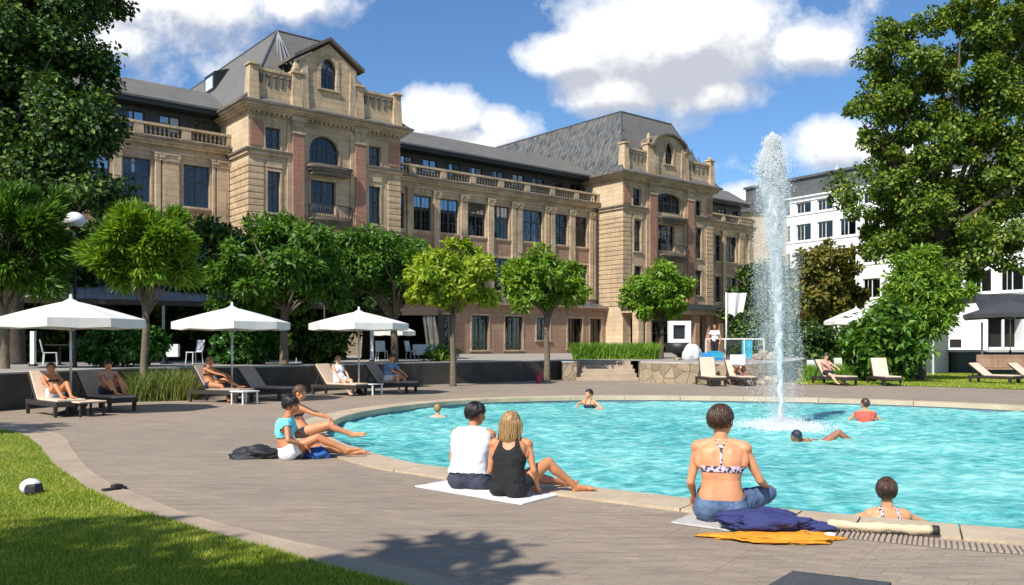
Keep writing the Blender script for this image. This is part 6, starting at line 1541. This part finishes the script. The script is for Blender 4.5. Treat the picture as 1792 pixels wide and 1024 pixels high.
    if hair == 'bun':
        g = MB(); c = Hc-hf*.105+hu*.045
        g.ell(c, (.045,.042,.045), HF, 20, 14)
        for k in range(9):
            a = k*2.4; g.cone(c+hr*.03*math.cos(a)+hu*.03*math.sin(a), c-hf*.03+hr*.012*math.cos(a+1)+hu*.012*math.sin(a+1), .018, .014)
        link('hair_bun', remeshed(g, .005, 3), HR[hc], R)
    if hair in ('long', 'pony'):
        g = MB(); rr = np.random.default_rng(int(abs(loc[0])*100)+3); nst = 330 if hair == 'long' else 60
        for k in range(nst):
            if hair == 'long':
                a = rr.uniform(-1.9, 1.9); q_ = rr.random(); top = Hc+hu*(.095+.02*rr.random())-hf*.02; sidev = hr*math.sin(a)-hf*math.cos(a)
                p1 = Hc+sidev*(.100+.012*q_)+hu*.035; p2 = Hc+sidev*(.100+.022*q_)-hu*.06+hr*.006*rr.normal(); ln_ = rr.uniform(.10, .24); p3 = Hc+sidev*(.088+.028*q_)-hu*(.07+ln_*.5)-hf*.01+hr*.010*rr.normal(); p4 = Hc+sidev*(.070+.04*q_)+hr*.020*rr.normal()-hu*(.06+ln_)-hf*.02*rr.random()
                if math.cos(a) < -.2: continue
                pts = [top, p1, p2, p3, p4]; rs = [.009,.011,.011,.009,.003]
            else:
                c = Hc-hf*.10+hu*.02; pts = [c, c-hf*.04-hu*.02, c-hf*.03-hu*.09+hr*.01*rr.normal(), c-hf*.01-hu*.17+hr*.012*rr.normal()]; rs = [.012,.014,.012,.004]
            ctrl = [V_(p) for p in pts]; fine = []; fr2 = []
            for i in range(len(ctrl)-1):
                for j in range(4):
                    t = j/4; p0 = ctrl[max(0,i-1)]; q1 = ctrl[i]; q2 = ctrl[i+1]; p3_ = ctrl[min(len(ctrl)-1,i+2)]
                    fine.append(.5*((2*q1)+(q2-p0)*t+(2*p0-5*q1+4*q2-p3_)*t*t+(3*q1-p0-3*q2+p3_)*t**3)); fr2.append(rs[i]*(1-t)+rs[i+1]*t)
            fine.append(ctrl[-1]); fr2.append(rs[-1]); g.tube(fine, [q*.62 for q in fr2], 5)
        g.build('hair_strands', HR[hc], R, True)
    if eyes:
        for sg in (-1, 1): MB().ell(Hc+hr*.030*sg+hf*.083+hu*.012, (.013,.008,.007), HF, 10, 8).build('eye', CL['eye'], R, True)
        MB().ell(Hc+hf*.101-hu*.048, (.022,.009,.007), HF, 10, 8).build('lips', CL['lips'], R, True)
    return R, J

def at(px, py, z=0): p = gp(px, py, z); return (p.x, p.y, z)
# --- near group
# man in white sleeveless shirt
person('man in white sleeveless shirt and dark shorts sitting on the white towel', at(818,857,.015), math.radians(-16), 1.0, pelvis=(0,.10,.115), lean=(.0,.10,.50), arch=(0,-.075,0), face=(.80,.62,-.16), neck=(.015,.035,.085),
       hands=((-.12,.40,.26),(.20,.34,.16)), elb=((-.4,-.6,-.6),(.25,-.8,-.6)), feet=((-.15,.66,.05),(.16,.66,.05)), knees=((-.35,0,1),(.35,0,1)), female=False, w=1.2, skin='tan', hair='short', hc='black', vox=.007,
       clothes=(('tank','white',1.03),('shorts','navyshorts',.62,.10)))
person('woman with long blond hair in black tank top on the white towel', at(889,871,.015), math.radians(-10), .98, pelvis=(0,.10,.115), lean=(.0,.07,.46), arch=(0,-.06,0), face=(.35,.9,-.12), neck=(.0,.02,.085),
       hands=((-.14,.34,.16),(.27,.24,.08)), elb=((-.3,-.7,-.6),(.3,-.8,-.6)), feet=((.50,.72,.05),(.66,.42,.055)), knees=((.3,.2,1),(.1,.25,1)), toes=((.6,.7,.0),(.93,.25,.10)), pright=(.9,-.35,0), w=1.08, skin='tan', hair='long', hc='blond', vox=.007,
       clothes=(('blacktank','black'),('shorts','black',.34,.08)))
person('woman in floral bikini top and jeans shorts with short brown hair', at(1262,915,.012), math.radians(-14), 1.10, pelvis=(0,.11,.118), lean=(.0,.035,.50), arch=(0,-.03,0), face=(.62,.75,-.06), neck=(.0,.02,.085),
       hands=((-.22,.30,.16),(.36,.40,.24)), elb=((-.25,-.8,-.4),(.3,-.7,-.8)), feet=((.10,.60,.05),(-.02,.42,.05)), knees=((-.12,.1,1),(1,.25,.30)), toes=((.5,.8,0),(-.2,.95,0)), w=1.10, skin='fair', hair='short', hc='brown', vox=.007,
       clothes=(('bikini','floral'),('trousers','jeans',.12,.115)))
# pair at the left rim
person('woman in turquoise crop top and white shorts sitting at the pool rim', at(506,803,0), math.radians(-84), 1.0, pelvis=(0,.02,.115), lean=(.0,-.03,.45), arch=(0,-.07,0), sright=(1,.0,0), face=(.18,.95,-.12), neck=(.0,.035,.085),
       hands=((-.22,.28,.26),(.18,.22,.20)), elb=((-1,-.3,-.6),(1,-.5,-.5)), feet=((-.14,.93,.05),(.10,.78,.12)), knees=((-.3,0,1),(.05,0,1)), toes=((0,1,.12),(0,1,.25)), skin='tan', hair='short', hc='black', vox=.008,
       clothes=(('crop','turquoise'),('shorts','white',.36,.12)))
person('tanned sunbather in black swim briefs sitting behind the turquoise top woman', at(528,768,0), math.radians(-78), 1.02, pelvis=(0,.02,.115), lean=(.0,-.10,.47), arch=(0,-.05,0), face=(.3,.9,-.3), neck=(.0,.05,.075),
       hands=((-.16,.52,.30),(.15,.50,.32)), elb=((-1,-.3,-.6),(1,-.3,-.6)), feet=((-.1,.84,.05),(.12,.80,.05)), knees=((-.2,0,1),(.2,0,1)), skin='fair', hair='short', hc='auburn', vox=.010,
       clothes=(('band','dark'),('briefs','dark')))
lump('folded_towel', 'blue towel bunched under the legs of the turquoise top woman', 'towel', (gp(553,803).x, gp(553,803).y+.1, 0), (.17,.13,.16), M['blue_cloth'], 14, .22)
# --- swimmers
def swim(px, py): return gp(px, py, WZ)
p = swim(1548, 912)
person('woman with hair bun and patterned swimsuit standing in the water at the near rim', (3.62,8.13,-1.19), math.radians(-6), 1.0, pelvis=(0,0,.70), lean=(.0,.03,.45), arch=(0,-.02,0), face=(.35,.93,.0), neck=(.0,.02,.095),
       hands=((-.42,.40,.98),(.44,.40,.98)), elb=((-1,-.3,-.4),(1,-.3,-.4)), feet=((-.1,.05,.05),(.1,.05,.05)), knees=((0,1,0),(0,1,0)), skin='fair', hair='bun', hc='brown', vox=.008, clothes=(('swimsuit','floral'),))
p = swim(1392, 772)
person('swimmer with black cap stretched out near the fountain foot', (p.x,p.y,WZ-.09), math.radians(0), 1.0, pelvis=(.46,.26,-.03), lean=(-.40,-.24,.06), arch=(0,0,-.01), pright=(.5,-.86,0), sright=(.5,-.86,0), face=(-.5,.75,.1), neck=(-.05,-.02,.06),
       hands=((-.55,.12,.03),(.62,-.38,.04)), elb=((0,-1,.2),(0,-1,.2)), feet=((1.26,.42,.02),(1.20,.22,.0)), knees=((0,0,1),(0,0,1)), toes=((1,.2,-.1),(1,.2,-.1)), skin='brown', hair='cap', vox=.010, clothes=(('briefs','dark'),))
def wader(label, px, py, depth_, rz, face, skin, hair, hc, clothes, hands, s=1.0, elb=((-1,-.3,-.5),(1,-.3,-.5))):
    p = swim(px, py); person(label, (p.x,p.y,WZ-depth_), rz, s, pelvis=(0,0,.62), lean=(0,.03,.46), arch=(0,-.02,0), face=face, neck=(0,.02,.09), hands=hands, elb=elb,
        feet=((-.12,.3,.05),(.12,-.15,.05)), knees=((0,1,.1),(0,1,.1)), skin=skin, hair=hair, hc=hc, vox=.013, clothes=clothes, group='bathers in the pool')
wader('bather in dark swimsuit with black hair standing in the far water', 1032, 715, .86, math.radians(150), (.5,.85,-.05), 'fair', 'short', 'black', (('swimsuit','dark'),), ((-.25,.25,.86),(.35,.12,.86)), 1.0)
wader('blond swimmer low in the water near the far left rim of the pool', 766, 729, 1.02, math.radians(10), (.2,1,0), 'pale', 'short', 'blond', (('briefs','dark'),), ((-.25,.4,1.0),(.38,.28,1.02)), .95)
wader('bather in coral red top with dark hair at the far right of the pool', 1514, 738, .80, math.radians(-20), (-.6,.8,0), 'fair', 'short', 'brown', (('crop','red'),), ((-.25,.3,.8),(.25,.3,.8)), .95)
# --- people on the loungers (seat top about .385 above the paving)
GL = 'people on the sun loungers'
def onl(label, px, Y, ang, s, kw): 
    person(label, (ax(px,Y),Y,.385), math.radians(ang-90), s, group=GL, **kw)
rec = dict(pelvis=(0,-.12,.10), lean=(0,-.27,.40), arch=(0,-.03,-.02), neck=(0,.02,.08), feet=((-.11,.52,.04),(.11,.60,.04)), knees=((-.1,0,1),(.1,0,1)), vox=.013)
onl('reclining sunbather in white on the leftmost lounger with knees raised', 100, 18.95, -42, .98, dict(rec, face=(.2,.9,.1), hands=((-.2,.15,.22),(.2,.12,.22)), skin='tan', hair='short', hc='brown', clothes=(('shorts','white',.4,.22),('band','dark'))))
onl('sunbather in rose shirt bending forward on the lounger right of the first parasol pole', 190, 20.2, -38, 1.0, dict(rec, pelvis=(0,-.05,.10), lean=(0,.02,.44), arch=(0,-.08,0), face=(-.1,.9,-.5), hands=((-.2,.45,.22),(.2,.45,.22)), skin='fair', hair='short', hc='black', clothes=(('shirt','plaid',.5),('shorts','navyshorts',.5,.15))))
onl('tanned woman in dark bikini sitting up on the lounger left of the second parasol pole', 378, 23.2, -12, 1.0, dict(rec, pelvis=(0,-.15,.10), lean=(0,-.06,.46), arch=(0,-.05,0), face=(.1,.9,-.3), hands=((-.1,.35,.34),(.1,.35,.34)), elb=((-1,0,-1),(1,0,-1)), feet=((-.11,.62,.05),(.16,.48,-.30)), skin='tan', hair='short', hc='blond', clothes=(('band','dark'),('briefs','dark'))))
onl('blond sitter in white dress on the lounger left of the third parasol pole', 596, 26.5, -48, 1.0, dict(rec, pelvis=(0,-.05,.10), lean=(0,-.12,.45), face=(.1,.9,-.1), hands=((-.18,.2,.14),(.2,.25,.14)), feet=((-.15,.55,-.30),(.05,.62,-.30)), toes=((0,1,0),(0,1,0)), skin='pale', hair='short', hc='blond', clothes=(('tank','white',1.0),('shorts','white',.6,.2))))
onl('sitter in blue shirt leaning forward on the lounger right of the third parasol pole', 684, 27.9, -20, 1.05, dict(rec, pelvis=(0,-.05,.10), lean=(0,.06,.45), arch=(0,-.08,0), face=(.0,.9,-.25), hands=((-.15,.42,.22),(.16,.42,.22)), feet=((-.15,.48,-.30),(.22,.42,-.30)), toes=((0,1,0),(0,1,0)), female=False, skin='fair', hair='short', hc='brown', clothes=(('shirt','blueshirt',.75),('shorts','white',.7,.1))))
onl('sitter in rose and white shirt with crossed legs beyond the fountain', 1456, 33.3, -62, 1.0, dict(rec, pelvis=(0,-.2,.10), lean=(0,-.12,.45), face=(.1,.9,-.3), hands=((-.15,.25,.25),(.15,.25,.25)), feet=((-.02,.55,-.28),(.3,.5,-.28)), toes=((0,1,0),(.4,1,0)), skin='pale', hair='short', hc='brown', clothes=(('shirt','plaid',.7),('shorts','black',.6,.1))))
# person standing beyond the rubble wall, guest at the left edge
def stander(label, px, Y, z, rz, kw): person(label, (ax(px,Y),Y,z), rz, 1.0, **dict(dict(pelvis=(0,0,.92), lean=(0,.02,.48), face=(0,1,0), hands=((-.24,.08,.86),(.24,.15,.95)), feet=((-.1,0,.07),(.1,.05,.07)), knees=((0,1,0),(0,1,0)), vox=.015, hair='short'), **kw))
stander('person in white top and dark trousers standing by the glass screen', 1251, 40.8, TZ, math.radians(160), dict(skin='tan', hc='brown', clothes=(('shirt','white',.5),('trousers','black',.9,.2))))
stander('guest in black standing on the terrace at the left edge', 4, 27.5, TZ, math.radians(-100), dict(skin='fair', hc='blond', clothes=(('shirt','black',.8),('trousers','black',.9,.2))))

onl('tanned reader behind the open newspaper on the lounger before the rubble wall', 1293, 33.3, -84, 1.0, dict(rec, face=(.1,.9,-.2), hands=((-.17,.18,.48),(.17,.18,.48)), elb=((-1,0,-.8),(1,0,-.8)), skin='brown', hair='short', hc='black', clothes=(('briefs','dark'),)))
npg = MB(); vs = []; fs = []
for i in range(13):
    for j in range(7): u_ = i/12-.5; vs.append((u_*.62, .03*math.cos(u_*9)+.05*abs(u_), j/6*.42))
fs = [(i*7+j,(i+1)*7+j,(i+1)*7+j+1,i*7+j+1) for i in range(12) for j in range(6)]
o = npg.add(vs, fs).build('newspaper', M['towel_white'], None, True, loc=(ax(1292,32.75),32.75,.78)); tag(o, 'open white newspaper held up by the reader before the rubble wall', 'newspaper'); o.modifiers.new('s','SOLIDIFY').thickness = .006
